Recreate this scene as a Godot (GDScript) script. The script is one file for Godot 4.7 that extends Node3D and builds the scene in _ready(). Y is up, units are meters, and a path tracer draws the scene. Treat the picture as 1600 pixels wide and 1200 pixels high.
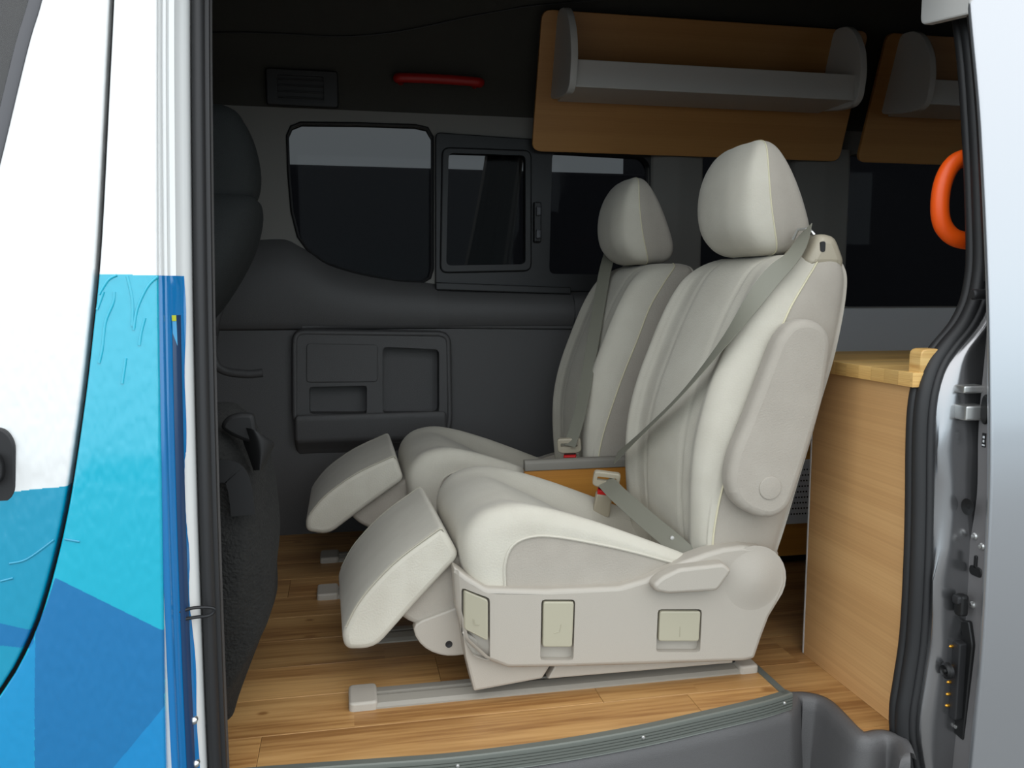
extends Node3D
# A camper van's open side door: two cream captain's chairs on a plank floor.

var M := {}
var names := {}
var XF = null            # a Callable applied to every vertex of a part

# ------------------------------------------------------------------ mesh kit
func mk(g, crease := 38.0, uvf = null) -> ArrayMesh:
	var V: PackedVector3Array = g[0].duplicate()
	var I: PackedInt32Array = g[1].duplicate()
	if XF != null:
		for i in V.size(): V[i] = XF.call(V[i])
	var n := I.size() / 3
	var c := Vector3.ZERO
	for v in V: c += v
	c /= max(1, V.size())
	var vol := 0.0
	for f in n: vol += (V[I[f * 3]] - c).dot((V[I[f * 3 + 1]] - c).cross(V[I[f * 3 + 2]] - c))
	if vol > 0.0:
		for f in n:
			var s = I[f * 3 + 1]; I[f * 3 + 1] = I[f * 3 + 2]; I[f * 3 + 2] = s
	var FN := PackedVector3Array(); FN.resize(n)
	var at := []; at.resize(V.size())
	for f in n:
		var a = V[I[f * 3]]; var b = V[I[f * 3 + 1]]; var d = V[I[f * 3 + 2]]
		FN[f] = (d - a).cross(b - a)
		for k in 3:
			var i = I[f * 3 + k]
			if at[i] == null: at[i] = []
			at[i].append(f)
	var cc := cos(deg_to_rad(crease))
	var PV := PackedVector3Array(); var PN := PackedVector3Array(); var PU := PackedVector2Array()
	for f in n:
		var fn = FN[f].normalized()
		if fn == Vector3.ZERO: continue
		for k in 3:
			var i = I[f * 3 + k]
			var s := Vector3.ZERO
			for h in at[i]:
				if FN[h].normalized().dot(fn) > cc: s += FN[h]
			PV.append(V[i]); PN.append(s.normalized() if s.length() > 0 else fn)
			if uvf != null: PU.append(uvf.call(V[i]))
	var arr := []; arr.resize(Mesh.ARRAY_MAX)
	arr[Mesh.ARRAY_VERTEX] = PV; arr[Mesh.ARRAY_NORMAL] = PN
	if uvf != null: arr[Mesh.ARRAY_TEX_UV] = PU
	var m := ArrayMesh.new()
	m.add_surface_from_arrays(Mesh.PRIMITIVE_TRIANGLES, arr)
	return m

func add(a, b):
	var o = a[0].size()
	var V: PackedVector3Array = a[0]; var I: PackedInt32Array = a[1]
	V.append_array(b[0])
	for i in b[1]: I.append(i + o)
	return [V, I]

func loft(rings, closed := true, caps := true):
	var V := PackedVector3Array(); var I := PackedInt32Array()
	var n = rings[0].size()
	for r in rings:
		for p in r: V.append(p)
	var q = n if closed else n - 1
	for i in rings.size() - 1:
		for j in q:
			var a = i * n + j; var b = i * n + (j + 1) % n
			I.append_array([a, b, a + n, b, b + n, a + n])
	if caps and closed:
		for e in [0, rings.size() - 1]:
			var c := Vector3.ZERO
			for p in rings[e]: c += p
			c /= n
			var o = V.size()
			for p in rings[e]: V.append(p)
			V.append(c)
			for j in n:
				if e == 0: I.append_array([o + j, o + n, o + (j + 1) % n])
				else: I.append_array([o + j, o + (j + 1) % n, o + n])
	return [V, I]

func cr(a, b, c, d, t):
	return 0.5 * (2.0 * b + (c - a) * t + (2.0 * a - 5.0 * b + 4.0 * c - d) * t * t + (3.0 * b - a - 3.0 * c + d) * t * t * t)

func spl(P, n, closed := false) -> Array:
	var out := []
	var k = P.size()
	var segs = k if closed else k - 1
	for i in segs:
		var a = P[(i - 1 + k) % k] if closed else P[max(0, i - 1)]
		var b = P[i]; var c = P[(i + 1) % k]
		var d = P[(i + 2) % k] if closed else P[min(k - 1, i + 2)]
		for j in n: out.append(cr(a, b, c, d, float(j) / n))
	if not closed: out.append(P[k - 1])
	return out

# a smooth surface through a net of control rows
func rows(ctrl, nu, nv, closed_v := false) -> Array:
	var wide := []
	for r in ctrl: wide.append(spl(r, nv, closed_v))
	var out := []
	for j in wide[0].size():
		var col := []
		for r in wide: col.append(r[j])
		var s = spl(col, nu)
		for i in s.size():
			if out.size() <= i: out.append([])
			out[i].append(s[i])
	return out

func tube(P, r, n := 8, closed := false, flat := 1.0):
	var rings := []
	var k = P.size()
	var up := Vector3.UP
	var prev := Vector3.ZERO
	for i in k:
		var t: Vector3 = (P[(i + 1) % k] - P[(i - 1 + k) % k]) if closed else (P[min(k - 1, i + 1)] - P[max(0, i - 1)])
		t = t.normalized()
		if prev == Vector3.ZERO:
			prev = t.cross(Vector3.UP if abs(t.y) < 0.9 else Vector3.RIGHT).normalized()
		var s = (prev - t * prev.dot(t)).normalized()
		prev = s
		var u = t.cross(s)
		var ring := []
		for j in n:
			var a = TAU * j / n
			ring.append(P[i] + s * cos(a) * r + u * sin(a) * r * flat)
		rings.append(ring)
	if closed:
		rings.append(rings[0])
		return loft(rings, true, false)
	return loft(rings)

# a flat strap: points with the direction of its width
func strap(P, D, w, th):
	var rings := []
	var k = P.size()
	for i in k:
		var t = (P[min(k - 1, i + 1)] - P[max(0, i - 1)]).normalized()
		var d: Vector3 = D[i] if D is Array else D
		d = (d - t * d.dot(t)).normalized()
		var u = t.cross(d)
		rings.append([P[i] + d * w / 2 + u * th / 2, P[i] - d * w / 2 + u * th / 2, P[i] - d * w / 2 - u * th / 2, P[i] + d * w / 2 - u * th / 2])
	return loft(rings)

func rnd(P, r, n := 4) -> Array:
	var out := []
	var k = P.size()
	for i in k:
		var a: Vector2 = P[(i - 1 + k) % k]; var b: Vector2 = P[i]; var c: Vector2 = P[(i + 1) % k]
		var rr: float = r[i] if r is Array else r
		if rr <= 0.0:
			out.append(b); continue
		var d = min(rr, min(a.distance_to(b), b.distance_to(c)) * 0.48)
		var p = b + (a - b).normalized() * d; var q = b + (c - b).normalized() * d
		for j in n + 1:
			var t = float(j) / n
			out.append(p.lerp(b, t).lerp(b.lerp(q, t), t))
	return out

func rect(x0, y0, x1, y1) -> Array:
	return [Vector2(x0, y0), Vector2(x1, y0), Vector2(x1, y1), Vector2(x0, y1)]

func disc(c: Vector2, r, n := 20) -> Array:
	var o := []
	for i in n: o.append(c + Vector2(cos(TAU * i / n), sin(TAU * i / n)) * r)
	return o

func area(P) -> float:
	var s := 0.0
	for i in P.size(): s += P[i].cross(P[(i + 1) % P.size()])
	return s

func inset(P, d) -> Array:
	var out := []
	var k = P.size()
	var sg = 1.0 if area(P) > 0 else -1.0
	for i in k:
		var e1: Vector2 = (P[i] - P[(i - 1 + k) % k]).normalized(); var e2: Vector2 = (P[(i + 1) % k] - P[i]).normalized()
		var n1 = Vector2(-e1.y, e1.x) * sg; var n2 = Vector2(-e2.y, e2.x) * sg
		var m = (n1 + n2)
		if m.length() < 0.01: m = n1
		m = m.normalized()
		out.append(P[i] + m * d / max(0.4, m.dot(n1)))
	return out

func lift(p: Vector2, h, axis) -> Vector3:
	if axis == "z": return Vector3(p.x, p.y, h)
	if axis == "x": return Vector3(h, p.y, p.x)
	return Vector3(p.x, h, p.y)

func face(P, h, axis):
	var V := PackedVector3Array()
	for p in P: V.append(lift(p, h, axis))
	var T = Geometry2D.triangulate_polygon(PackedVector2Array(P))
	if T.size() > 0: return [V, T]
	var g = [PackedVector3Array(), PackedInt32Array()]
	for q in Geometry2D.offset_polygon(PackedVector2Array(P), 0.0002):
		if area(q) * area(P) <= 0: continue
		var W := PackedVector3Array()
		for p in q: W.append(lift(p, h, axis))
		g = add(g, [W, Geometry2D.triangulate_polygon(q)])
	return g

# a polygon pulled along an axis, both ends rounded
func ext(P, h0, h1, bev := 0.0, steps := 2, axis := "z", bev0 = -1.0):
	if area(P) < 0:
		P = P.duplicate(); P.reverse()
	if bev0 < 0: bev0 = bev
	var rings := []
	var put = func(b, h, s):
		if b <= 0.0: rings.append([P, h]); return
		for i in steps + 1:
			var a = PI / 2 * i / steps
			rings.append([inset(P, b * (1 - sin(a))), h + s * b * (1 - cos(a))])
	put.call(bev0, h0, 1.0 if h1 > h0 else -1.0)
	var n0 = rings.size()
	var top := []
	put.call(bev, h1, -1.0 if h1 > h0 else 1.0)
	while rings.size() > n0: top.append(rings.pop_back())
	rings.append_array(top)
	var R := []
	for r in rings:
		var ring := []
		for p in r[0]: ring.append(lift(p, r[1], axis))
		R.append(ring)
	var g = loft(R, true, false)
	g = add(g, face(rings[0][0], rings[0][1], axis))
	var f = face(rings[-1][0], rings[-1][1], axis)
	f[1].reverse()
	return add(g, f)

# a bevelled plate with recesses: holes is a list of [polygon, depth]; a depth of 0 goes right through
func plate(P, holes, h0, h1, bev, cuts := [], axis := "z"):
	if area(P) < 0:
		P = P.duplicate(); P.reverse()
	var sg = 1.0 if h1 > h0 else -1.0
	var R := []
	var ring := []
	for p in P: ring.append(lift(p, h0, axis))
	R.append(ring)
	for i in 4:
		var a = PI / 2 * i / 3
		ring = []
		for p in inset(P, bev * (1 - cos(a))): ring.append(lift(p, h1 - sg * bev * (1 - sin(a)), axis))
		R.append(ring)
	var g = loft(R, true, false)
	var pieces := [[inset(P, bev), h1], [P, h0]]
	for pc in pieces:
		var xs := []
		for c in cuts: xs.append(c)
		var lo = 1e9; var hi = -1e9
		for p in P: lo = min(lo, p.x); hi = max(hi, p.x)
		xs.append(lo - 1); xs.append(hi + 1)
		for h in holes:
			if pc[1] == h0 and h[1] > 0: continue
			var a0 = 1e9; var a1 = -1e9
			for p in h[0]: a0 = min(a0, p.x); a1 = max(a1, p.x)
			xs.append(a0); xs.append(a1); xs.append((a0 + a1) / 2)
		xs.sort()
		for i in xs.size() - 1:
			if xs[i + 1] - xs[i] < 1e-5: continue
			var got: Array = Geometry2D.intersect_polygons(PackedVector2Array(pc[0]), PackedVector2Array(rect(xs[i], -50, xs[i + 1], 50)))
			for h in holes:
				if pc[1] == h0 and h[1] > 0: continue
				var nxt := []
				for q in got:
					for w in Geometry2D.clip_polygons(q, PackedVector2Array(h[0])): nxt.append(w)
				got = nxt
			for q in got:
				if q.size() < 3: continue
				var f = face(Array(q), pc[1], axis)
				if area(q) < 0: f[1].reverse()
				if pc[1] == h1: f[1].reverse()
				g = add(g, f)
	for h in holes:
		var d = h[1] if h[1] > 0 else abs(h1 - h0)
		var a := []; var b := []; var c := []
		for p in h[0]:
			b.append(lift(p, h1, axis)); a.append(lift(p, h1 - sg * d, axis))
		g = add(g, loft([b, a], true, false))
		if h[1] > 0: g = add(g, face(h[0], h1 - sg * d, axis))
	return g

func box(c: Vector3, s: Vector3, bev := 0.004, steps := 2):
	return ext(rnd(rect(c.x - s.x / 2, c.y - s.y / 2, c.x + s.x / 2, c.y + s.y / 2), bev, 2), c.z - s.z / 2, c.z + s.z / 2, bev, steps)

func lathe(prof, c: Vector3, axis := "z", n := 20):
	var rings := []
	for p in prof:
		var r := []
		for q in disc(Vector2.ZERO, p.x, n): r.append(c + lift(q, p.y, axis))
		rings.append(r)
	return loft(rings)

# ------------------------------------------------------------------ object kit
func numbered(s: String) -> String:
	names[s] = names.get(s, -1) + 1
	return s if names[s] == 0 else "%s_%03d" % [s, names[s]]

func tag(o, label, category, group = ""):
	o.set_meta("label", label); o.set_meta("category", category)
	if group: o.set_meta("group", group)
	return o

func thing(called, label, category, at := Vector3.ZERO, group := "") -> Node3D:
	var o := Node3D.new()
	o.name = numbered(called); add_child(o); o.position = at
	return tag(o, label, category, group)

func part(called, g, m, parent, crease := 38.0, uvf = null) -> MeshInstance3D:
	var o := MeshInstance3D.new()
	o.name = called
	o.mesh = g if g is Mesh else mk(g, crease, uvf)
	o.material_override = M[m] if m is String else m
	o.cast_shadow = GeometryInstance3D.SHADOW_CASTING_SETTING_ON
	parent.add_child(o, true)
	return o

func one(called, g, m, label, category, group := "", crease := 38.0):
	return tag(part(numbered(called), g, m, self, crease), label, category, group)

func struct(called, g, m, label := "", crease := 38.0, uvf = null):
	var o = part(called, g, m, self, crease, uvf)
	o.set_meta("kind", "structure")
	if label: o.set_meta("label", label)
	return o

func base(called, label := "") -> Node3D:
	var o := Node3D.new()
	o.name = called; add_child(o); o.set_meta("kind", "structure")
	if label: o.set_meta("label", label)
	return o

# ------------------------------------------------------------------ materials
func mat(key, c: Color, rough := 0.6, metal := 0.0) -> StandardMaterial3D:
	var m := StandardMaterial3D.new()
	m.albedo_color = c; m.roughness = rough; m.metallic = metal
	M[key] = m
	return m

func noise(freq, ramp, seed_ := 1, octaves := 4, size := 256, kind := FastNoiseLite.TYPE_SIMPLEX_SMOOTH) -> NoiseTexture2D:
	var f := FastNoiseLite.new()
	f.seed = seed_; f.frequency = freq; f.fractal_octaves = octaves; f.noise_type = kind
	var t := NoiseTexture2D.new()
	t.width = size; t.height = size; t.seamless = true; t.noise = f
	if ramp:
		var g := Gradient.new()
		g.offsets = PackedFloat32Array(range(ramp.size()).map(func(i): return float(i) / (ramp.size() - 1)))
		g.colors = PackedColorArray(ramp)
		t.color_ramp = g
	return t

func bump(m, freq, strength, scale, seed_ := 3, octaves := 3):
	var t = noise(freq, null, seed_, octaves)
	t.as_normal_map = true; t.bump_strength = 4.0
	m.normal_enabled = true; m.normal_texture = t; m.normal_scale = strength
	m.uv1_triplanar = true; m.uv1_scale = scale
	return m

func mottle(m, freq, a: Color, b: Color, scale: Vector3, seed_ := 5):
	m.albedo_texture = noise(freq, [a, b], seed_)
	m.albedo_color = Color.WHITE
	m.uv1_triplanar = true; m.uv1_scale = scale
	return m

# wood whose grain runs along u: 1 metre of wood is size pixels
func grain_image(w, h, cols, seed_, stretch, rings, knots := 0) -> ImageTexture:
	var f := FastNoiseLite.new(); f.seed = seed_; f.frequency = 0.012; f.fractal_octaves = 4
	var f2 := FastNoiseLite.new(); f2.seed = seed_ + 9; f2.frequency = 0.05; f2.fractal_octaves = 3
	var img := Image.create(w, h, false, Image.FORMAT_RGB8)
	var rn := RandomNumberGenerator.new(); rn.seed = seed_
	var kn := []
	for i in knots: kn.append(Vector3(rn.randf() * w, rn.randf() * h, rn.randf_range(3, 6)))
	for y in h:
		for x in w:
			var u = float(x) / stretch
			var a = f.get_noise_2d(u, y * 1.0)
			var b = f2.get_noise_2d(u * 1.4, y * 3.0)
			var s = 0.5 + 0.5 * sin((y * 0.06 + a * 6.0) * rings)
			var t = clamp(0.5 + a * 0.75 + b * 0.45 + (s - 0.5) * 0.28, 0.0, 1.0)
			for k in kn:
				var d = Vector2((x - k.x) * 0.55, y - k.y).length()
				if d < k.z * 2.0: t = lerp(t, 0.0, clamp(1.6 - d / k.z, 0.0, 1.0))
			var c: Color = cols[0].lerp(cols[1], t * 2.0) if t < 0.5 else cols[1].lerp(cols[2], t * 2.0 - 1.0)
			img.set_pixel(x, y, c)
	return ImageTexture.create_from_image(img)

func wood(key, tex, sc: Vector3, rough := 0.5, off := Vector3.ZERO, tint := Color.WHITE):
	var m = mat(key, tint, rough)
	m.albedo_texture = tex; m.uv1_triplanar = true; m.uv1_world_triplanar = true
	m.uv1_scale = sc; m.uv1_offset = off
	return m

func materials():
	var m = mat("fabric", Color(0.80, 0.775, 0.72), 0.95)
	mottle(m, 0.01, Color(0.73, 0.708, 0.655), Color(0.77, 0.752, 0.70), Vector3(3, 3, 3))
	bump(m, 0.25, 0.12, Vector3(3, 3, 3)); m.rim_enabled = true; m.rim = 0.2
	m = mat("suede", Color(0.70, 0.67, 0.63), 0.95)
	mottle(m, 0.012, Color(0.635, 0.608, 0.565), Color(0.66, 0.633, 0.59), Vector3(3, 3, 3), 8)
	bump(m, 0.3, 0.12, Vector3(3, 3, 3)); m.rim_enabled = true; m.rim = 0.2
	mat("stitch", Color(0.80, 0.775, 0.665), 0.8)
	mat("seam", Color(0.66, 0.64, 0.58), 0.9)
	m = mat("plastic", Color(0.672, 0.645, 0.602), 0.5); bump(m, 0.4, 0.15, Vector3(6, 6, 6))
	mat("plastic_flap", Color(0.67, 0.65, 0.57), 0.45)
	mat("print", Color(0.66, 0.64, 0.56), 0.6)
	mat("tan_plastic", Color(0.66, 0.625, 0.55), 0.45)
	m = mat("belt", Color(0.50, 0.495, 0.445), 0.6); bump(m, 0.5, 0.3, Vector3(8, 8, 8))
	mat("red", Color(0.78, 0.06, 0.07), 0.4)
	mat("dark_red", Color(0.62, 0.07, 0.045), 0.5)
	mat("orange", Color(0.96, 0.35, 0.05), 0.42)
	mat("black", Color(0.035, 0.035, 0.037), 0.5)
	mat("rubber", Color(0.12, 0.12, 0.125), 0.55)
	mat("strip_grey", Color(0.53, 0.515, 0.48), 0.6)
	mat("rubber_grey", Color(0.30, 0.30, 0.315), 0.5)
	m = mat("dark_cloth", Color(0.17, 0.18, 0.18), 0.95); bump(m, 0.12, 0.8, Vector3(8, 8, 8))
	m = mat("black_cloth", Color(0.1, 0.1, 0.095), 0.95)
	mottle(m, 0.05, Color(0.075, 0.075, 0.07), Color(0.13, 0.13, 0.122), Vector3(3, 3, 3), 4); bump(m, 0.12, 0.9, Vector3(4, 4, 4))
	mat("black_strap", Color(0.045, 0.045, 0.048), 0.7)
	m = mat("wall_plastic", Color(0.30, 0.295, 0.295), 0.6); bump(m, 0.3, 0.2, Vector3(5, 5, 5))
	m = mat("headliner", Color(0.22, 0.215, 0.195), 0.95); bump(m, 0.35, 0.5, Vector3(5, 5, 5))
	mat("pillar_trim", Color(0.45, 0.44, 0.42), 0.7)
	mat("light_trim", Color(0.80, 0.81, 0.82), 0.7)
	mat("frame_black", Color(0.085, 0.085, 0.09), 0.5)
	m = mat("tint", Color(0.01, 0.014, 0.018, 0.81), 0.03)
	m.metallic_specular = 0.12
	m.transparency = BaseMaterial3D.TRANSPARENCY_ALPHA
	m = mat("glass", Color(0.05, 0.07, 0.075, 0.4), 0.02)
	m.transparency = BaseMaterial3D.TRANSPARENCY_ALPHA
	mat("curtain", Color(0.62, 0.6, 0.57), 0.9)
	mat("white_board", Color(0.78, 0.775, 0.76), 0.45)
	m = mat("aluminium", Color(0.60, 0.58, 0.54), 0.45, 0.1)
	mat("trim_metal", Color(0.42, 0.435, 0.41), 0.45, 0.3)
	m = mat("step_plastic", Color(0.325, 0.32, 0.32), 0.5); bump(m, 0.3, 0.3, Vector3(6, 6, 6))
	m = mat("silver", Color(0.66, 0.67, 0.685), 0.3, 0.78)
	m.clearcoat_enabled = true; m.clearcoat = 0.6; m.clearcoat_roughness = 0.05
	m = mat("jamb_silver", Color(0.62, 0.62, 0.625), 0.24, 0.92)
	m = mat("edge_grey", Color(0.47, 0.46, 0.46), 0.45, 0.3)
	mat("bright_metal", Color(0.80, 0.80, 0.79), 0.3, 0.9)
	mat("dark_metal", Color(0.16, 0.16, 0.165), 0.4, 0.5)
	mat("gold", Color(0.85, 0.62, 0.22), 0.3, 0.9)
	m = mat("white_paint", Color(0.86, 0.865, 0.86), 0.25)
	m.clearcoat_enabled = true; m.clearcoat = 0.8; m.clearcoat_roughness = 0.04
	m = mat("film", Color(0.0, 0.42, 0.66), 0.22)
	m.clearcoat_enabled = true; m.clearcoat = 0.7; m.clearcoat_roughness = 0.08
	for q in [["film_cyan", Color(0.0, 0.65, 0.75)], ["film_door", Color(0.0, 0.55, 0.68)]]:
		m = mat(q[0], q[1], 0.25)
		m.clearcoat_enabled = true; m.clearcoat = 0.8; m.clearcoat_roughness = 0.05
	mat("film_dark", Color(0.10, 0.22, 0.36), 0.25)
	mat("sticker_blue", Color(0.30, 0.62, 0.80), 0.5)
	mat("sticker_yellow", Color(0.72, 0.74, 0.12), 0.5)
	m = mat("asphalt", Color(0.30, 0.30, 0.31), 0.9)
	mottle(m, 0.2, Color(0.40, 0.395, 0.385), Color(0.50, 0.495, 0.485), Vector3(1.5, 1.5, 1.5), 6); m.uv1_world_triplanar = true
	mat("building", Color(0.20, 0.205, 0.235), 0.8)
	# woods
	var pine = grain_image(768, 256, [Color(0.57, 0.40, 0.23), Color(0.70, 0.53, 0.33), Color(0.77, 0.60, 0.39)], 11, 14.0, 1.6, 3)
	for i in 5:
		var k = [1.0, 0.95, 1.03, 0.91, 0.98][i]
		wood("plank%d" % i, pine, Vector3(0.9, 2.2, 2.2), 0.38, Vector3(0.31 * i, 0, 0.37 * i), Color(k, k, k * 0.985))
	var beech = grain_image(512, 512, [Color(0.775, 0.60, 0.40), Color(0.805, 0.63, 0.425), Color(0.83, 0.66, 0.45)], 5, 40.0, 2.4)
	wood("cabinet_wood", beech, Vector3(1.0, 2.2, 0.9), 0.4)
	wood("board_wood", beech, Vector3(0.7, 3.0, 1.0), 0.5, Vector3(0.3, 0.2, 0), Color(0.86, 0.79, 0.66))
	wood("console_wood", beech, Vector3(0.7, 3.0, 1.0), 0.4, Vector3(0.1, 0.6, 0), Color(0.93, 0.82, 0.55))
	var ply = grain_image(512, 512, [Color(0.80, 0.62, 0.36), Color(0.87, 0.71, 0.44), Color(0.91, 0.77, 0.51)], 15, 16.0, 1.5)
	for i in 3: wood("top_wood%d" % i, ply, Vector3(2.0, 4.0, 4.0), 0.35, Vector3(0.2 * i, 0, 0.3 * i), Color(1, 1, 1) * [1.0, 0.94, 0.9][i])


# ------------------------------------------------------------------ the captain's chairs
# Sizes are in metres along the van (x), up (y) and across the seat from its middle (z); the seat's base point is 0.6 along.
const BY := [0.2, 0.28, 0.35, 0.45, 0.55, 0.65, 0.75, 0.85, 0.92, 0.955, 0.975, 0.985]
const BB := [0.975, 0.985, 0.998, 1.02, 1.045, 1.07, 1.098, 1.118, 1.128, 1.127, 1.12, 1.10]
const BS := [0.83, 0.82, 0.815, 0.828, 0.857, 0.892, 0.933, 0.972, 1.015, 1.042, 1.06, 1.065]
const BM := [0.815, 0.807, 0.80, 0.795, 0.80, 0.822, 0.858, 0.90, 0.938, 0.965, 0.995, 1.02]
const BW := [0.20, 0.215, 0.225, 0.232, 0.236, 0.237, 0.237, 0.236, 0.232, 0.224, 0.21, 0.185]

func back_ring(i) -> Array:
	var b = BB[i]; var s = BS[i]; var w = BW[i]; var y = BY[i]
	var m = BM[i]
	var c = m - 0.016 * (1.0 - smoothstep(0.9, 0.99, y))
	var half := [[b, w - 0.05], [b - 0.012, w - 0.008], [lerp(b, s, 0.5), w + 0.003], [s, w], [lerp(s, c, 0.45), w - 0.008], [lerp(s, c, 0.82), w - 0.022], [c, w - 0.046], [lerp(c, m, 0.55), w - 0.072], [m, w - 0.10], [m - 0.004, w * 0.25]]
	var r := []
	for h in half: r.append(Vector3(h[0], y, h[1]))
	half.reverse()
	for h in half: r.append(Vector3(h[0], y, -h[1]))
	return r

func slice(R, a, b) -> Array:
	var o := []
	for r in R: o.append(r.slice(a, b + 1))
	return o

func column(R, j) -> Array:
	var o := []
	for r in R: o.append(r[j])
	return o

func groove(R, zs, depth):
	for r in R:
		for i in r.size():
			for z in zs:
				r[i].x += depth * exp(-pow((r[i].z - z) / 0.0045, 2))

func captain_chair(at: Vector3, side: float, shear: float, arm: float, label, leg_turn := 0.0, leg_lift := 0.0):
	var t = thing("captain_chair", label, "seat", at, "captain's chairs")
	var soft = func(p): return Vector3(p.x - 0.6 + shear * 0.35 * (p.z * side - 0.235), p.y, p.z * side)
	var soft_back = func(p): return Vector3(p.x - 0.6 + shear * (p.z * side - 0.235), p.y, p.z * side)
	var hard = func(p): return Vector3(p.x - 0.6, p.y, p.z * side)
	# ---- backrest
	XF = soft_back
	var ctrl := []
	for i in BY.size(): ctrl.append(back_ring(i))
	var R = rows(ctrl, 5, 10, true)
	var n = R[0].size()
	groove(R, [0.10, -0.09], 0.0045)
	var k0 = 30; var k1 = 160       # the two side seams
	var front = slice(R, k0, k1)
	var bk = part("backrest", loft(front, false), "fabric", t, 60)
	var rest := []
	for r in R: rest.append(r.slice(k1, n) + r.slice(0, k0 + 1))
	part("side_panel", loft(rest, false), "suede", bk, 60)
	var top = loft([R[-1], R[-1]], true, true)
	part("top_panel", top, "fabric", bk)
	for k in [k0, k1]:
		var s := []
		for p in column(R, k): s.append(p + Vector3(0, 0, 0.0005 * sign(p.z)))
		part("piping", tube(s, 0.0022, 6), "stitch", bk)
	XF = soft
	# ---- headrest
	var hy := [0.985, 0.992, 1.010, 1.045, 1.095, 1.15, 1.195, 1.23, 1.248, 1.256, 1.259]
	var hf := [0.985, 0.962, 0.935, 0.910, 0.900, 0.904, 0.918, 0.938, 0.955, 0.966, 0.978]
	var hr := [1.05, 1.078, 1.095, 1.098, 1.082, 1.060, 1.040, 1.022, 1.010, 1.0, 0.99]
	var hw := [0.075, 0.108, 0.128, 0.140, 0.145, 0.144, 0.136, 0.120, 0.100, 0.076, 0.045]
	ctrl = []
	for i in hy.size():
		var f = hf[i]; var b = hr[i]; var w = hw[i]; var y = hy[i]
		var ed = lerp(f, b, 0.42)
		var ring := []
		for q in [[b, 0.4], [b - 0.008, 0.86], [lerp(ed, b, 0.5), 0.965], [ed, 1.0], [lerp(f, ed, 0.35), 0.9], [f + 0.004, 0.55], [f, 0.18]]: ring.append(Vector3(q[0], y, q[1] * w))
		for q in [[f, -0.18], [f + 0.004, -0.55], [lerp(f, ed, 0.35), -0.9], [ed, -1.0], [lerp(ed, b, 0.5), -0.965], [b - 0.008, -0.86], [b, -0.4]]: ring.append(Vector3(q[0], y, q[1] * w))
		ctrl.append(ring)
	R = rows(ctrl, 4, 5, true)
	var hd = part("headrest", loft(slice(R, 15, 50), false), "fabric", t, 60)
	rest = []
	for r in R: rest.append(r.slice(50) + r.slice(0, 16))
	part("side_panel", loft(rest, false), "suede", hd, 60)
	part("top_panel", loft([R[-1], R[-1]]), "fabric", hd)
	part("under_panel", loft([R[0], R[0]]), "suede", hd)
	for k in [15, 50]: part("piping", tube(column(R, k), 0.0018, 6), "stitch", hd)
	for z in [-0.06, 0.06]: part("headrest_post", tube([Vector3(1.05, 0.95, z), Vector3(1.03, 1.02, z)], 0.007), "bright_metal", t)
	# ---- cushion
	var seam := [[0.82, 0.25], [0.75, 0.28], [0.697, 0.297], [0.62, 0.322], [0.546, 0.343], [0.444, 0.367], [0.386, 0.371], [0.345, 0.355], [0.327, 0.315], [0.327, 0.26], [0.328, 0.20]]
	var crest := [[0.84, 0.262], [0.77, 0.292], [0.71, 0.318], [0.62, 0.356], [0.53, 0.392], [0.43, 0.425], [0.35, 0.437], [0.28, 0.418], [0.243, 0.365], [0.247, 0.29], [0.275, 0.22]]
	var mid := [[0.84, 0.205], [0.77, 0.232], [0.71, 0.258], [0.62, 0.300], [0.53, 0.346], [0.43, 0.398], [0.35, 0.43], [0.275, 0.41], [0.236, 0.36], [0.242, 0.29], [0.272, 0.22]]
	ctrl = []
	for i in seam.size():
		var r := []
		for q in [[seam, 0.236], [crest, 0.205], [mid, 0.125], [mid, 0.0], [mid, -0.125], [crest, -0.205], [seam, -0.236]]:
			r.append(Vector3(q[0][i][0], q[0][i][1], q[1]))
		r.insert(1, Vector3(lerp(seam[i][0], crest[i][0], 0.62), lerp(seam[i][1], crest[i][1], 0.58), 0.232))
		r.insert(r.size() - 1, Vector3(lerp(seam[i][0], crest[i][0], 0.62), lerp(seam[i][1], crest[i][1], 0.58), -0.232))
		ctrl.append(r)
	R = rows(ctrl, 5, 6)
	for r in R:
		for i in r.size():
			for z in [0.118, -0.118]: r[i].y -= 0.007 * exp(-pow((r[i].z - z) / 0.010, 2)) * smoothstep(0.28, 0.42, r[i].x)
	var cu = part("seat_cushion", loft(R, false), "fabric", t, 60)
	for s in [1.0, -1.0]:
		var outline := []
		for q in spl(seam.map(func(e): return Vector2(e[0], e[1])), 4): outline.append(q)
		outline.append(Vector2(0.82, 0.2))
		part("side_panel", ext(outline, 0.18 * s, 0.2345 * s, 0.004, 2, "z", 0.0), "suede", cu)
		var path := []
		for q in outline.slice(0, -1): path.append(Vector3(q.x, q.y, 0.236 * s))
		part("piping", tube(path, 0.0032, 6), "fabric", cu)
	# ---- leg rest
	var hinge := Vector2(0.22, 0.36)
	var pad = rnd([Vector2(0.198, 0.392), Vector2(0.088, 0.318), Vector2(0.012, 0.235), Vector2(-0.022, 0.165), Vector2(-0.014, 0.128), Vector2(0.05, 0.124), Vector2(0.14, 0.222), Vector2(0.238, 0.322)], [0.012, 0.08, 0.06, 0.03, 0.015, 0.03, 0.05, 0.02], 4).map(func(q): return hinge + (q - hinge).rotated(leg_turn) + Vector2(0, leg_lift))
	var lr = part("leg_rest", ext(pad, -0.208, 0.190, 0.014, 3), "fabric", t)
	for z in [0.187, -0.205]:
		var path := []
		var q = inset(pad, 0.002)
		for i in range(0, 16): path.append(Vector3(q[i].x, q[i].y, z))
		part("piping", tube(path, 0.0022, 6), "seam", lr)
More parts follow.
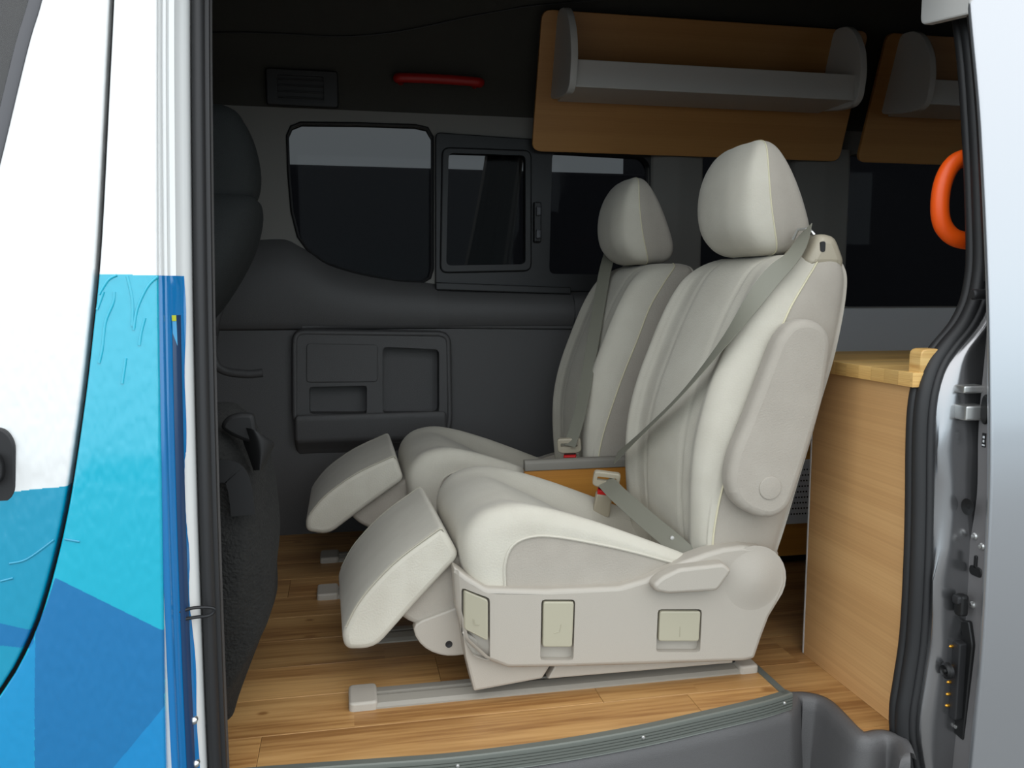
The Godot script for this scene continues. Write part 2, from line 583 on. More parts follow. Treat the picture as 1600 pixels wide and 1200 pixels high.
	var under = rnd([Vector2(0.265, 0.33), Vector2(0.262, 0.215), Vector2(0.235, 0.165), Vector2(0.185, 0.147), Vector2(0.13, 0.165), Vector2(0.10, 0.19), Vector2(0.215, 0.30)], 0.03, 3).map(func(q): return hinge + (q - hinge).rotated(leg_turn) + Vector2(0, leg_lift))
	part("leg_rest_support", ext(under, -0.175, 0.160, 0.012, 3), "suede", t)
	# ---- armrest folded up against the backrest
	if arm != 0.0:
		var ap = [Vector2(0.9551, 0.8333), Vector2(0.99, 0.8415), Vector2(1.0323, 0.8299), Vector2(1.0558, 0.7944), Vector2(1.0417, 0.6588), Vector2(0.9954, 0.4964), Vector2(0.9673, 0.4141), Vector2(0.926, 0.3914), Vector2(0.879, 0.4027), Vector2(0.8351, 0.4312), Vector2(0.8154, 0.4798), Vector2(0.8241, 0.541), Vector2(0.8662, 0.6421), Vector2(0.9244, 0.7986)]
		ap = rnd(ap, 0.03, 3)
		var zo = side * arm
		var am = part("armrest", ext(ap, 0.236 * zo, 0.287 * zo, 0.018, 4), "suede", t, 50)
		part("seam", tube(inset(ap, 0.004).map(func(q): return Vector3(q.x, q.y, 0.277 * zo)), 0.0016, 5, true), "fabric", am)
		part("pivot_cap", lathe([Vector2(0.001, 0.291), Vector2(0.024, 0.2905), Vector2(0.0262, 0.289), Vector2(0.0265, 0.275)].map(func(q): return Vector2(q.x, q.y * zo)), Vector3(0.915, 0.466, 0)), "suede", am)
	# ---- shoulder belt guide
	var gp = rnd([Vector2(1.022, 0.968), Vector2(1.058, 1.03), Vector2(1.098, 1.028), Vector2(1.125, 0.97), Vector2(1.12, 0.95), Vector2(1.03, 0.95)], [0.01, 0.012, 0.02, 0.02, 0.0, 0.0], 3)
	var bg = part("belt_guide", ext(gp, 0.09, 0.222, 0.022, 3), "tan_plastic", t)
	part("guide_slot", ext(rnd(rect(1.056, 0.988, 1.068, 1.012), 0.006, 3), 0.215, 0.2226, 0.0), "rubber", bg)
	part("belt_loop", tube([Vector3(1.03, 1.02, 0.15), Vector3(1.036, 1.042, 0.16), Vector3(1.052, 1.043, 0.18), Vector3(1.06, 1.028, 0.19)], 0.004, 6), "bright_metal", bg)
	# ---- plastic side cover with its pull flaps
	XF = func(p):
		var q = p
		q.z -= 4.2 * pow(max(0.0, 0.315 - p.x), 2)
		return Vector3(q.x - 0.6, q.y, q.z * side)
	var co = [Vector2(0.2166, 0.3099), Vector2(0.2478, 0.2896), Vector2(0.2849, 0.2687), Vector2(0.4224, 0.2573), Vector2(0.582, 0.2531), Vector2(0.6411, 0.2664), Vector2(0.6932, 0.2878), Vector2(0.7187, 0.2979), Vector2(0.7761, 0.3148), Vector2(0.822, 0.3252), Vector2(0.8685, 0.3283), Vector2(0.9158, 0.3209), Vector2(0.9562, 0.2973), Vector2(0.9798, 0.2656), Vector2(0.9828, 0.232), Vector2(0.9651, 0.1906), Vector2(0.9425, 0.1542), Vector2(0.9236, 0.1021), Vector2(0.9093, 0.0573), Vector2(0.8855, 0.0532), Vector2(0.7058, 0.0635), Vector2(0.4814, 0.0766), Vector2(0.3306, 0.0876), Vector2(0.2815, 0.1094), Vector2(0.2374, 0.1491), Vector2(0.2214, 0.2185)]
	co = rnd(co, 0.006, 2)
	var h1 = rnd([Vector2(0.2326, 0.2669), Vector2(0.2903, 0.2485), Vector2(0.2899, 0.1072), Vector2(0.2565, 0.116), Vector2(0.2319, 0.161)], 0.008, 2)
	var h2 = rnd([Vector2(0.4026, 0.2373), Vector2(0.4786, 0.2316), Vector2(0.4754, 0.0934), Vector2(0.4003, 0.1001)], 0.008, 2)
	var h3 = rnd([Vector2(0.6696, 0.1951), Vector2(0.775, 0.187), Vector2(0.7731, 0.0862), Vector2(0.6671, 0.0955)], 0.008, 2)
	var cuts := []
	for i in 12: cuts.append(0.215 + i * 0.0085)
	var cv = part("side_cover", plate(co, [[h1, 0.018], [h2, 0.018], [h3, 0.018]], 0.215, 0.26, 0.010, cuts), "plastic", t, 45)
	var flaps = [[Vector2(0.2367, 0.2623), Vector2(0.2862, 0.2446), Vector2(0.2859, 0.1521), Vector2(0.2361, 0.1748)], [Vector2(0.4069, 0.2327), Vector2(0.4757, 0.2275), Vector2(0.4723, 0.1244), Vector2(0.4059, 0.1302)], [Vector2(0.6742, 0.1903), Vector2(0.772, 0.1827), Vector2(0.7693, 0.1122), Vector2(0.6726, 0.1205)]]
	for i in 3:
		var fl = part("pull_flap", ext(rnd(flaps[i], 0.006, 2), 0.246, 0.2615, 0.003, 2), "plastic_flap", cv)
		var c := Vector2.ZERO
		for q in flaps[i]: c += q
		c /= 4.0
		c.y -= 0.012
		var mk_ = [[Vector2(-0.006, 0.004), Vector2(-0.004, -0.008), Vector2(0.006, -0.008)], [Vector2(0.006, 0.012), Vector2(0.003, -0.004), Vector2(-0.010, -0.006)], [Vector2(0, 0.012), Vector2(0, -0.012)]][i]
		part("embossed_symbol", tube(mk_.map(func(q): return Vector3(c.x + q.x, c.y + q.y, 0.2617)), 0.0009, 5), "print", fl)
	# the domed hinge cover at the back of the side cover
	var dome := []
	for i in 9:
		var k = i / 8.0
		dome.append(Vector2(max(0.001, 0.082 * (1.0 - k)), 0.2590 + 0.012 * pow(1.0 - pow(1.0 - k, 2), 2)))
	part("hinge_cover", lathe(dome, Vector3(0.898, 0.245, 0), "z", 28), "plastic", cv, 60)
	var lv = rnd([Vector2(0.6456, 0.2629), Vector2(0.663, 0.2791), Vector2(0.7044, 0.2966), Vector2(0.8101, 0.3014), Vector2(0.8306, 0.2838), Vector2(0.7967, 0.239), Vector2(0.6817, 0.24), Vector2(0.6518, 0.248)], 0.008, 3)
	part("recline_lever", ext(lv, 0.255, 0.292, 0.008, 3), "plastic", t)
	XF = hard
	var sk = rnd([Vector2(0.2327, 0.1719), Vector2(0.2407, 0.1062), Vector2(0.2585, 0.0286), Vector2(0.4122, 0.0432), Vector2(0.4325, 0.074), Vector2(0.3427, 0.097)], 0.004, 2)
	part("front_skirt", ext(sk, 0.15, 0.232, 0.006), "plastic", t)
	part("rear_skirt", ext(rnd([Vector2(0.4251, 0.0396), Vector2(0.4426, 0.0708), Vector2(0.8699, 0.0598), Vector2(0.8706, 0.0363)], 0.003, 2), 0.17, 0.228, 0.004), "plastic", t)
	part("inner_cover", ext(rnd([Vector2(0.28, 0.27), Vector2(0.6, 0.26), Vector2(0.95, 0.28), Vector2(0.93, 0.06), Vector2(0.32, 0.06)], 0.03, 3), -0.236, -0.20, 0.008), "plastic", t)
	part("seat_pan", box(Vector3(0.60, 0.12, 0), Vector3(0.56, 0.15, 0.42), 0.02), "rubber", t)
	part("hinge_block", ext(rnd([Vector2(0.84, 0.30), Vector2(1.0, 0.30), Vector2(0.985, 0.20), Vector2(0.86, 0.16)], 0.03), -0.2, 0.2, 0.01), "suede", t)
	var br = rnd([Vector2(0.125, 0.165), Vector2(0.150, 0.11), Vector2(0.20, 0.083), Vector2(0.30, 0.085), Vector2(0.30, 0.22)], 0.03, 3)
	for z in [0.155, -0.175]:
		var b = part("leg_rest_bracket", ext(br, z - 0.02, z + 0.012, 0.005), "plastic", t)
		part("bolt_hole", lathe([Vector2(0.001, z + 0.0125), Vector2(0.0075, z + 0.0135), Vector2(0.0085, z + 0.0115)], Vector3(0.212, 0.113, 0), "z", 14), "rubber", b)
	for z in [0.17, -0.17]:
		for x in [0.33, 0.86]: part("slider_foot", box(Vector3(x, 0.04, z), Vector3(0.08, 0.05, 0.03), 0.004), "dark_metal", t)
	part("rear_foot", ext(rnd([Vector2(0.90, 0.12), Vector2(0.965, 0.10), Vector2(0.95, 0.025), Vector2(0.90, 0.025)], 0.01), 0.1, 0.16, 0.004), "dark_metal", t)
	XF = null
	return t

func buckle(called_at: Node3D, p: Vector3, along: Vector3, across: Vector3):
	p -= called_at.position
	# tongue plate, red button and stalk; along points up the buckle
	var y = along.normalized(); var x = (across - y * across.dot(y)).normalized(); var z = x.cross(y)
	XF = func(q): return p + x * q.x + y * q.y + z * q.z
	var rim = rnd([Vector2(-0.036, 0.0), Vector2(-0.036, 0.042), Vector2(0.036, 0.042), Vector2(0.036, 0.0), Vector2(0.02, -0.006), Vector2(-0.02, -0.006)], 0.01, 3)
	var hole = rnd(rect(-0.026, 0.016, 0.026, 0.028), 0.004, 2)
	part("tongue", plate(rim, [[hole, 0.0]], -0.006, 0.006, 0.004), "tan_plastic", called_at)
	part("tongue_blade", ext(rect(-0.017, -0.03, 0.017, 0.0), -0.0015, 0.0015), "dark_metal", called_at)
	var b = part("buckle", ext(rnd([Vector2(-0.022, -0.022), Vector2(0.022, -0.022), Vector2(0.024, -0.09), Vector2(-0.024, -0.09)], 0.006, 2), -0.013, 0.013, 0.005), "tan_plastic", called_at)
	part("release_button", ext(rnd(rect(-0.019, -0.024, 0.019, -0.011), 0.003, 2), -0.010, 0.011, 0.002), "red", b)
	part("stalk", ext(rect(-0.014, -0.24, 0.014, -0.085), -0.006, 0.006), "tan_plastic", called_at)
	XF = null

# ------------------------------------------------------------------ the van's outer skin
const SY := [-0.6, -0.35, 0.0, 0.33, 0.7, 0.95, 1.43, 1.75, 2.0]
const SZ := [0.04, 0.08, 0.09, 0.09, 0.065, 0.03, -0.06, -0.16, -0.33]
func skin_z(y) -> float:
	for i in SY.size() - 1:
		if y <= SY[i + 1]:
			var t = clamp((y - SY[i]) / (SY[i + 1] - SY[i]), 0.0, 1.0)
			return lerp(SZ[i], SZ[i + 1], t)
	return SZ[-1]
func soft_z(y) -> float:      # the same curve, smoothed
	var s := 0.0
	for i in 9: s += skin_z(y + (i - 4) * 0.05)
	return s / 9.0

func along(P, y) -> float:    # x of a polyline sorted by height
	var n = P.size()
	if y <= P[0].y: return P[0].x + (P[1].x - P[0].x) * (y - P[0].y) / (P[1].y - P[0].y)
	for i in n - 1:
		if y <= P[i + 1].y:
			return lerp(P[i].x, P[i + 1].x, (y - P[i].y) / (P[i + 1].y - P[i].y))
	return P[n - 1].x + (P[n - 1].x - P[n - 2].x) * (y - P[n - 1].y) / (P[n - 1].y - P[n - 2].y)

func by_height(P) -> Array:
	var Q = P.duplicate()
	Q.sort_custom(func(a, b): return a.y < b.y)
	return spl(Q, 5)

# a body panel between two edges, folded back at both
func body_panel(L, Rr, y0, y1, off, depth, nrow := 60, ncol := 8):
	var rings := []
	for i in nrow + 1:
		var y = lerp(float(y0), float(y1), float(i) / nrow)
		var a = along(L, y); var b = along(Rr, y); var z = soft_z(y) + off
		var ring := [Vector3(a + 0.001, y, z - depth), Vector3(a, y, z - 0.008), Vector3(a + 0.0012, y, z - 0.0025), Vector3(a + 0.005, y, z)]
		for j in range(1, ncol): ring.append(Vector3(lerp(a + 0.005, b - 0.005, float(j) / ncol), y, z))
		ring.append_array([Vector3(b - 0.005, y, z), Vector3(b - 0.0012, y, z - 0.0025), Vector3(b, y, z - 0.008), Vector3(b - 0.001, y, z - depth)])
		rings.append(ring)
	return loft(rings)

# a profile of [dx, dz] run up the door edge; edge gives x at each height
func run_up(prof, edge, y0, y1, nrow := 50):
	var rings := []
	for i in nrow + 1:
		var y = lerp(float(y0), float(y1), float(i) / nrow)
		var r := []
		for p in prof: r.append(Vector3(along(edge, y) + p[0], y, soft_z(y) + p[1]))
		rings.append(r)
	return loft(rings)

func wrap_image() -> ImageTexture:
	# the printed blue wrap on the white paint; x from -1.2 to -0.2, y from -0.7 to 1.7
	var w := 1000; var h := 2000
	var white := Color(0.86, 0.865, 0.86)
	var shapes := [
		[[Vector2(-1.1331, 0.5822), Vector2(-0.5434, 0.5801), Vector2(-0.4968, 0.5851), Vector2(-0.442, 0.5877), Vector2(-0.4645, 0.4853), Vector2(-0.4946, 0.3833), Vector2(-0.5257, 0.3124), Vector2(-0.5569, 0.2615), Vector2(-0.6178, 0.1814), Vector2(-0.7161, 0.0847), Vector2(-1.1815, 0.0017)], Color(0.0, 0.55, 0.68)],
		[[Vector2(-0.395, 0.9269), Vector2(-0.2855, 0.9263), Vector2(-0.2816, -0.139), Vector2(-0.8524, -0.0497), Vector2(-0.6178, 0.1814), Vector2(-0.5569, 0.2615), Vector2(-0.5257, 0.3124), Vector2(-0.4946, 0.3833), Vector2(-0.4645, 0.4853), Vector2(-0.442, 0.5877), Vector2(-0.4187, 0.7311), Vector2(-0.4059, 0.8333)], Color(0.0, 0.65, 0.75)],
		[[Vector2(-0.7294, 0.4314), Vector2(-0.5511, 0.3721), Vector2(-0.5031, 0.3559), Vector2(-0.5043, 0.3256), Vector2(-0.5525, 0.336), Vector2(-0.7328, 0.3512)], Color(0.0, 0.42, 0.64)],
		[[Vector2(-0.4679, 0.4408), Vector2(-0.3059, 0.3389), Vector2(-0.3114, 0.2094), Vector2(-0.3917, 0.1157), Vector2(-0.4658, 0.0185), Vector2(-0.5198, 0.0257), Vector2(-0.5009, 0.363), Vector2(-0.4848, 0.393)], Color(0.0, 0.42, 0.64)],
		[[Vector2(-0.8249, 0.2775), Vector2(-0.5576, 0.2508), Vector2(-0.5017, 0.3422), Vector2(-0.5281, -0.1004), Vector2(-0.8524, -0.0497)], Color(0.0, 0.53, 0.74)],
		[[Vector2(-0.3114, 0.2094), Vector2(-0.3917, 0.1157), Vector2(-0.4658, 0.0185), Vector2(-0.2961, -0.0043)], Color(0.0, 0.50, 0.73)]]
	var img := Image.create(w, h, false, Image.FORMAT_RGB8)
	img.fill(white)
	for s in shapes:
		var P := PackedVector2Array(s[0])
		var lo := Vector2(9, 9); var hi := Vector2(-9, -9)
		for p in P:
			lo = lo.min(p); hi = hi.max(p)
		for j in range(max(0, int((1.7 - hi.y) / 2.4 * h) - 1), min(h, int((1.7 - lo.y) / 2.4 * h) + 2)):
			var y = 1.7 - (j + 0.5) / h * 2.4
			var xs := []
			for k in P.size():
				var a = P[k]; var b = P[(k + 1) % P.size()]
				if (a.y > y) != (b.y > y): xs.append(lerp(a.x, b.x, (y - a.y) / (b.y - a.y)))
			xs.sort()
			for k in range(0, xs.size() - 1, 2):
				var i0 = clamp(int(round((xs[k] + 1.2) * w)), 0, w); var i1 = clamp(int(round((xs[k + 1] + 1.2) * w)), 0, w)
				if i1 > i0: img.fill_rect(Rect2i(i0, j, i1 - i0, 1), s[1])
	return ImageTexture.create_from_image(img)

func _ready():
	# ---- camera, sky, exposure
	var cam := Camera3D.new()
	cam.name = "camera"; add_child(cam)
	cam.position = Vector3(0, 0.9, 1.5); cam.rotation_degrees = Vector3(-6.36, -11.3, 0); cam.fov = 49.55; cam.near = 0.02
	cam.current = true
	var env := Environment.new()
	var sky := Sky.new()
	var sm := ProceduralSkyMaterial.new()
	sm.sky_top_color = Color(0.89, 0.90, 0.91); sm.sky_horizon_color = Color(0.77, 0.84, 0.875); sm.sky_curve = 0.2
	sm.ground_bottom_color = Color(0.28, 0.28, 0.29); sm.ground_horizon_color = Color(0.55, 0.57, 0.59)
	sm.sky_energy_multiplier = 1.5; sm.ground_energy_multiplier = 1.0
	sky.sky_material = sm
	env.background_mode = Environment.BG_SKY; env.sky = sky
	env.ambient_light_source = Environment.AMBIENT_SOURCE_SKY
	env.tonemap_mode = Environment.TONE_MAPPER_LINEAR; env.tonemap_exposure = 1.16
	env.sdfgi_enabled = true; env.ssao_enabled = true; env.ssil_enabled = true
	var we := WorldEnvironment.new()
	we.name = "world_environment"; we.environment = env; add_child(we)
	materials()
	structure()
	floor_and_step()
	near_side()
	far_side()
	furniture()
	seats()
	small_things()

# ------------------------------------------------------------------ shell
func structure():
	struct("ground", ext(rect(-30, -30, 30, 30), -0.75, -0.62, 0.0, 1, "y"), "asphalt", "grey asphalt ground around the van")
	# headliner and roof: a profile of [y, z] run along the van
	var prof := [[1.512, -1.66], [1.60, -1.645], [1.75, -1.595], [1.88, -1.515], [1.97, -1.38], [2.01, -1.15], [2.02, -0.85], [2.01, -0.5], [1.94, -0.25], [1.78, -0.18], [1.66, -0.13]]
	var fine := spl(prof.map(func(q): return Vector2(q[0], q[1])), 4)
	var rings := []
	for x in [-2.2, -1.0, 0.0, 1.0, 2.2, 3.4]:
		var r := []
		for q in fine: r.append(Vector3(x, q.x, q.y))
		for i in range(fine.size() - 1, -1, -1):
			var q = fine[i]
			r.append(Vector3(x, q.x + (0.06 if q.x > 1.8 else 0.0), q.y - 0.05 if q.y < -1.0 else q.y + 0.05))
		rings.append(r)
	var c = struct("ceiling", loft(rings), "headliner", "dark grey headliner curving over the cabin", 50)
	var sp := []
	for q in spl([Vector3(-0.4734, 1.7681, -1.5), Vector3(-0.3118, 1.7777, -1.5), Vector3(-0.1675, 1.7801, -1.5), Vector3(0.0009, 1.7818, -1.5), Vector3(0.1517, 1.7969, -1.5), Vector3(0.2835, 1.8217, -1.5), Vector3(0.4626, 1.8626, -1.5), Vector3(0.5995, 1.8884, -1.5), Vector3(0.7386, 1.9059, -1.5), Vector3(0.976, 1.9299, -1.5)], 4): sp.append(q)
	for i in sp.size():            # lay the seam on the curved headliner
		sp[i].z = headliner_z(sp[i].y) + 0.003
	part("headliner_seam", tube(sp, 0.0028, 6), "black", c)
	# far wall: pillar-coloured board with window openings
	var holes := [[w1(0.0), 0.0], [rnd([Vector2(0.3496, 1.4714), Vector2(1.1835, 1.4428), Vector2(1.1919, 1.2865), Vector2(1.194, 0.9078), Vector2(0.3442, 0.917)], 0.02), 0.0],
		[rnd(rect(1.39, 0.86, 1.78, 1.46), 0.05), 0.0], [rnd(rect(2.03, 0.835, 3.2, 1.46), 0.04), 0.0]]
	var wf = struct("wall_far", plate(rect(-2.2, -0.05, 3.4, 1.56), holes, -1.72, -1.655, 0.001), "pillar_trim", "grey inner wall on the far side of the cabin")
	struct("wall_front", ext(rect(-2.25, -0.6, -2.2, 2.08), -1.72, 0.1), "wall_plastic", "front end of the cab")
	struct("wall_rear", ext(rect(3.4, -0.6, 3.45, 2.08), -1.72, 0.1), "wall_plastic", "rear end of the van")
	var dash = rnd([Vector2(-2.2, -0.05), Vector2(-1.5, -0.05), Vector2(-1.5, 0.5), Vector2(-1.7, 0.75), Vector2(-2.2, 0.8)], 0.05)
	struct("trim_dashboard", ext(dash, -1.65, -0.1), "wall_plastic", "dashboard of the cab")
	# outside, seen through the tinted windows
	one("building", box(Vector3(-2.4, 0.68, -7.0), Vector3(11, 2.6, 2.0), 0.02), "building", "long dark building with a flat top seen through the far tinted windows", "building")
	one("building", box(Vector3(9.2, 1.4, -7.0), Vector3(12, 4.2, 1.9), 0.02), "building", "taller dark building beyond the rear windows", "building")

func headliner_z(y) -> float:
	var P := [[1.512, -1.66], [1.60, -1.645], [1.75, -1.595], [1.88, -1.515], [1.97, -1.38]]
	for i in P.size() - 1:
		if y <= P[i + 1][0]: return lerp(float(P[i][1]), float(P[i + 1][1]), (y - P[i][0]) / (P[i + 1][0] - P[i][0]))
	return -1.38

func w1(d) -> Array:
	var p = [Vector2(-0.1889, 1.4523), Vector2(-0.1747, 1.484), Vector2(-0.141, 1.4986), Vector2(0.0618, 1.5041), Vector2(0.2699, 1.5052), Vector2(0.3121, 1.4976), Vector2(0.3307, 1.4662), Vector2(0.3285, 1.2668), Vector2(0.3256, 0.9838), Vector2(0.3156, 0.9504), Vector2(0.2866, 0.9337), Vector2(0.1913, 0.9382), Vector2(0.0509, 0.9637), Vector2(-0.0636, 1.0004), Vector2(-0.1262, 1.0461), Vector2(-0.161, 1.0963), Vector2(-0.1809, 1.1872), Vector2(-0.1882, 1.3226)]
	return inset(p, d) if d != 0.0 else p

# ------------------------------------------------------------------ floor
func floor_and_step():
	var edge = [Vector2(-0.2989, -0.0491), Vector2(-0.0658, -0.0347), Vector2(0.0543, -0.0261), Vector2(0.1955, -0.0181), Vector2(0.396, -0.025), Vector2(0.5785, -0.0458), Vector2(0.7324, -0.0736), Vector2(0.8815, -0.1034), Vector2(0.9666, -0.1284)]
	var curve = spl(edge, 4)
	var deck := [Vector2(-0.75, -1.64), Vector2(-0.75, curve[0].y)]
	deck.append_array(curve)
	deck.append(Vector2(0.957, -1.64))
	var f = base("floor", "pale wooden plank floor of the cabin")
	part("subfloor", ext(deck, -0.04, -0.008, 0.0, 1, "y"), "rubber", f)
	var rn := RandomNumberGenerator.new(); rn.seed = 4
	var z := -0.012
	var row := 0
	while z > -1.64:
		var joints = [0.735, 0.54, 0.2, 0.62, 0.05, 0.42][row % 6]
		var xs := [-0.75, joints - 0.92, joints, 0.957]
		for i in 3:
			var a = max(-0.75, xs[i]); var b = xs[i + 1]
			if b - a < 0.02: continue
			for q in Geometry2D.intersect_polygons(PackedVector2Array(rect(a + 0.0004, z - 0.1575, b - 0.0004, z - 0.0005 if row > 0 else 0.2)), PackedVector2Array(deck)):
				part("plank", ext(Array(q), -0.008, 0.0, 0.0007, 1, "y", 0.0), "plank%d" % rn.randi_range(0, 4), f)
		z -= 0.158; row += 1
	# lower floor behind the chairs
	var well = [Vector2(0.9974, -0.1741), Vector2(1.0386, -0.1504), Vector2(1.0495, -0.1209), Vector2(1.0451, -0.0638), Vector2(1.039, -0.0025), Vector2(1.0502, 0.0257), Vector2(1.096, 0.0246), Vector2(1.109, 0.0526), Vector2(1.0835, 0.1035)]
	var wc = spl(well, 4)
	var low := [Vector2(0.957, -1.64), Vector2(0.957, wc[0].y)]
	for q in wc:
		if q.y < 0.025 and q.x < 1.1: low.append(q)
	low.append_array([Vector2(1.135, 0.02), Vector2(1.2, 0.0), Vector2(3.4, 0.0), Vector2(3.4, -1.64)])
	part("rear_subfloor", ext(low, -0.075, -0.043, 0.0, 1, "y"), "rubber", f)
	z = 0.14; row = 0
	while z > -1.64:
		var joints = [1.62, 1.05, 1.4][row % 3]
		for ab in [[0.957, joints], [joints, joints + 1.2], [joints + 1.2, 3.4]]:
			for q in Geometry2D.intersect_polygons(PackedVector2Array(rect(ab[0] + 0.0004, z - 0.1575, ab[1] - 0.0004, z - 0.0005)), PackedVector2Array(low)):
				part("plank", ext(Array(q), -0.043, -0.035, 0.0007, 1, "y", 0.0), "plank%d" % rn.randi_range(0, 4), f)
		z -= 0.158; row += 1
	# ribbed metal nosing along the deck's curved edge and its straight end
	var prof := [[-0.014, 0.0], [-0.014, 0.0025], [0.002, 0.0025], [0.005, 0.0005]]
	for i in 5:
		var y = -0.003 - i * 0.0065
		prof.append_array([[0.0055, y], [0.0055, y - 0.004], [0.003, y - 0.0048], [0.003, y - 0.006]])
	prof.append_array([[0.004, -0.037], [0.0, -0.037], [0.0, -0.004]])
	var rings := []
	for i in curve.size():
		var t = (curve[min(curve.size() - 1, i + 1)] - curve[max(0, i - 1)]).normalized()
		var n = Vector2(-t.y, t.x)
		if n.y < 0: n = -n
		var r := []
		for p in prof: r.append(Vector3(curve[i].x + n.x * p[0], p[1], curve[i].y + n.y * p[0]))
		rings.append(r)
	var ns = struct("trim_step_nosing", loft(rings), "trim_metal", "ribbed grey metal nosing along the curved floor edge", 25)
	rings = []
	for zz in [-1.6, curve[-1].y + 0.004]:
		var r := []
		for p in prof: r.append(Vector3(0.957 + p[0], p[1], zz))
		rings.append(r)
	part("end_nosing", loft(rings), "trim_metal", ns, 25)
	for s in [Vector3(0.1949, -0.015, -0.0146), Vector3(0.5842, -0.015, -0.0415), Vector3(0.944, -0.015, -0.1206)]:
		part("screw", lathe([Vector2(0.0045, -0.004), Vector2(0.0045, 0.0), Vector2(0.003, 0.002), Vector2(0.0005, 0.0025)], Vector3(s.x, s.y, along_z(curve, s.x) + 0.0065), "z", 12), "bright_metal", ns)
	# moulded entry step below the nosing
	var lip := []
	for q in spl([Vector2(-0.45, curve[0].y - 0.006), curve[0] + Vector2(0, -0.006), curve[8] + Vector2(0, -0.006), curve[16] + Vector2(0, -0.006), curve[24] + Vector2(0.0, -0.006), curve[29] + Vector2(0, -0.008), Vector2(0.962, -0.128)], 4): lip.append([q, -0.037])
	var wy = wc.slice(1)
	for q in wy: lip.append([q, -0.028])
	lip.append([Vector2(wc[-1].x + 0.01, 0.11), -0.028])
	rings = []
	for i in lip.size():
		var a = lip[max(0, i - 1)][0]; var b = lip[min(lip.size() - 1, i + 1)][0]
		var t = (b - a).normalized()
		var n = Vector2(-t.y, t.x)
		var q = lip[i][0]; var y = lip[i][1]
		var behind = lip[i][1] > -0.03
		var r := []
		for p in [[-0.025 if behind else 0.0, y - 0.012], [-0.020 if behind else 0.0, y], [-0.008 if behind else 0.0, y + (0.003 if behind else 0.0)], [0.002, y - 0.001], [0.010, y - 0.010], [0.014, y - 0.03], [0.022, y - 0.12], [0.035, -0.30], [0.06, -0.325], [0.16, -0.33]]:
			r.append(Vector3(q.x + n.x * p[0], p[1], q.y + n.y * p[0]))
		rings.append(r)
	struct("trim_entry_step", loft(rings, false), "step_plastic", "dark grey moulded plastic entry step", 60)
	struct("floor_entry_step", ext(rect(-0.45, -0.05, 1.2, 0.16), -0.36, -0.331, 0.0, 1, "y"), "step_plastic", "flat tread of the entry step")

func along_z(curve, x) -> float:
	for i in curve.size() - 1:
		if x <= curve[i + 1].x: return lerp(curve[i].y, curve[i + 1].y, (x - curve[i].x) / (curve[i + 1].x - curve[i].x))
	return curve[-1].y

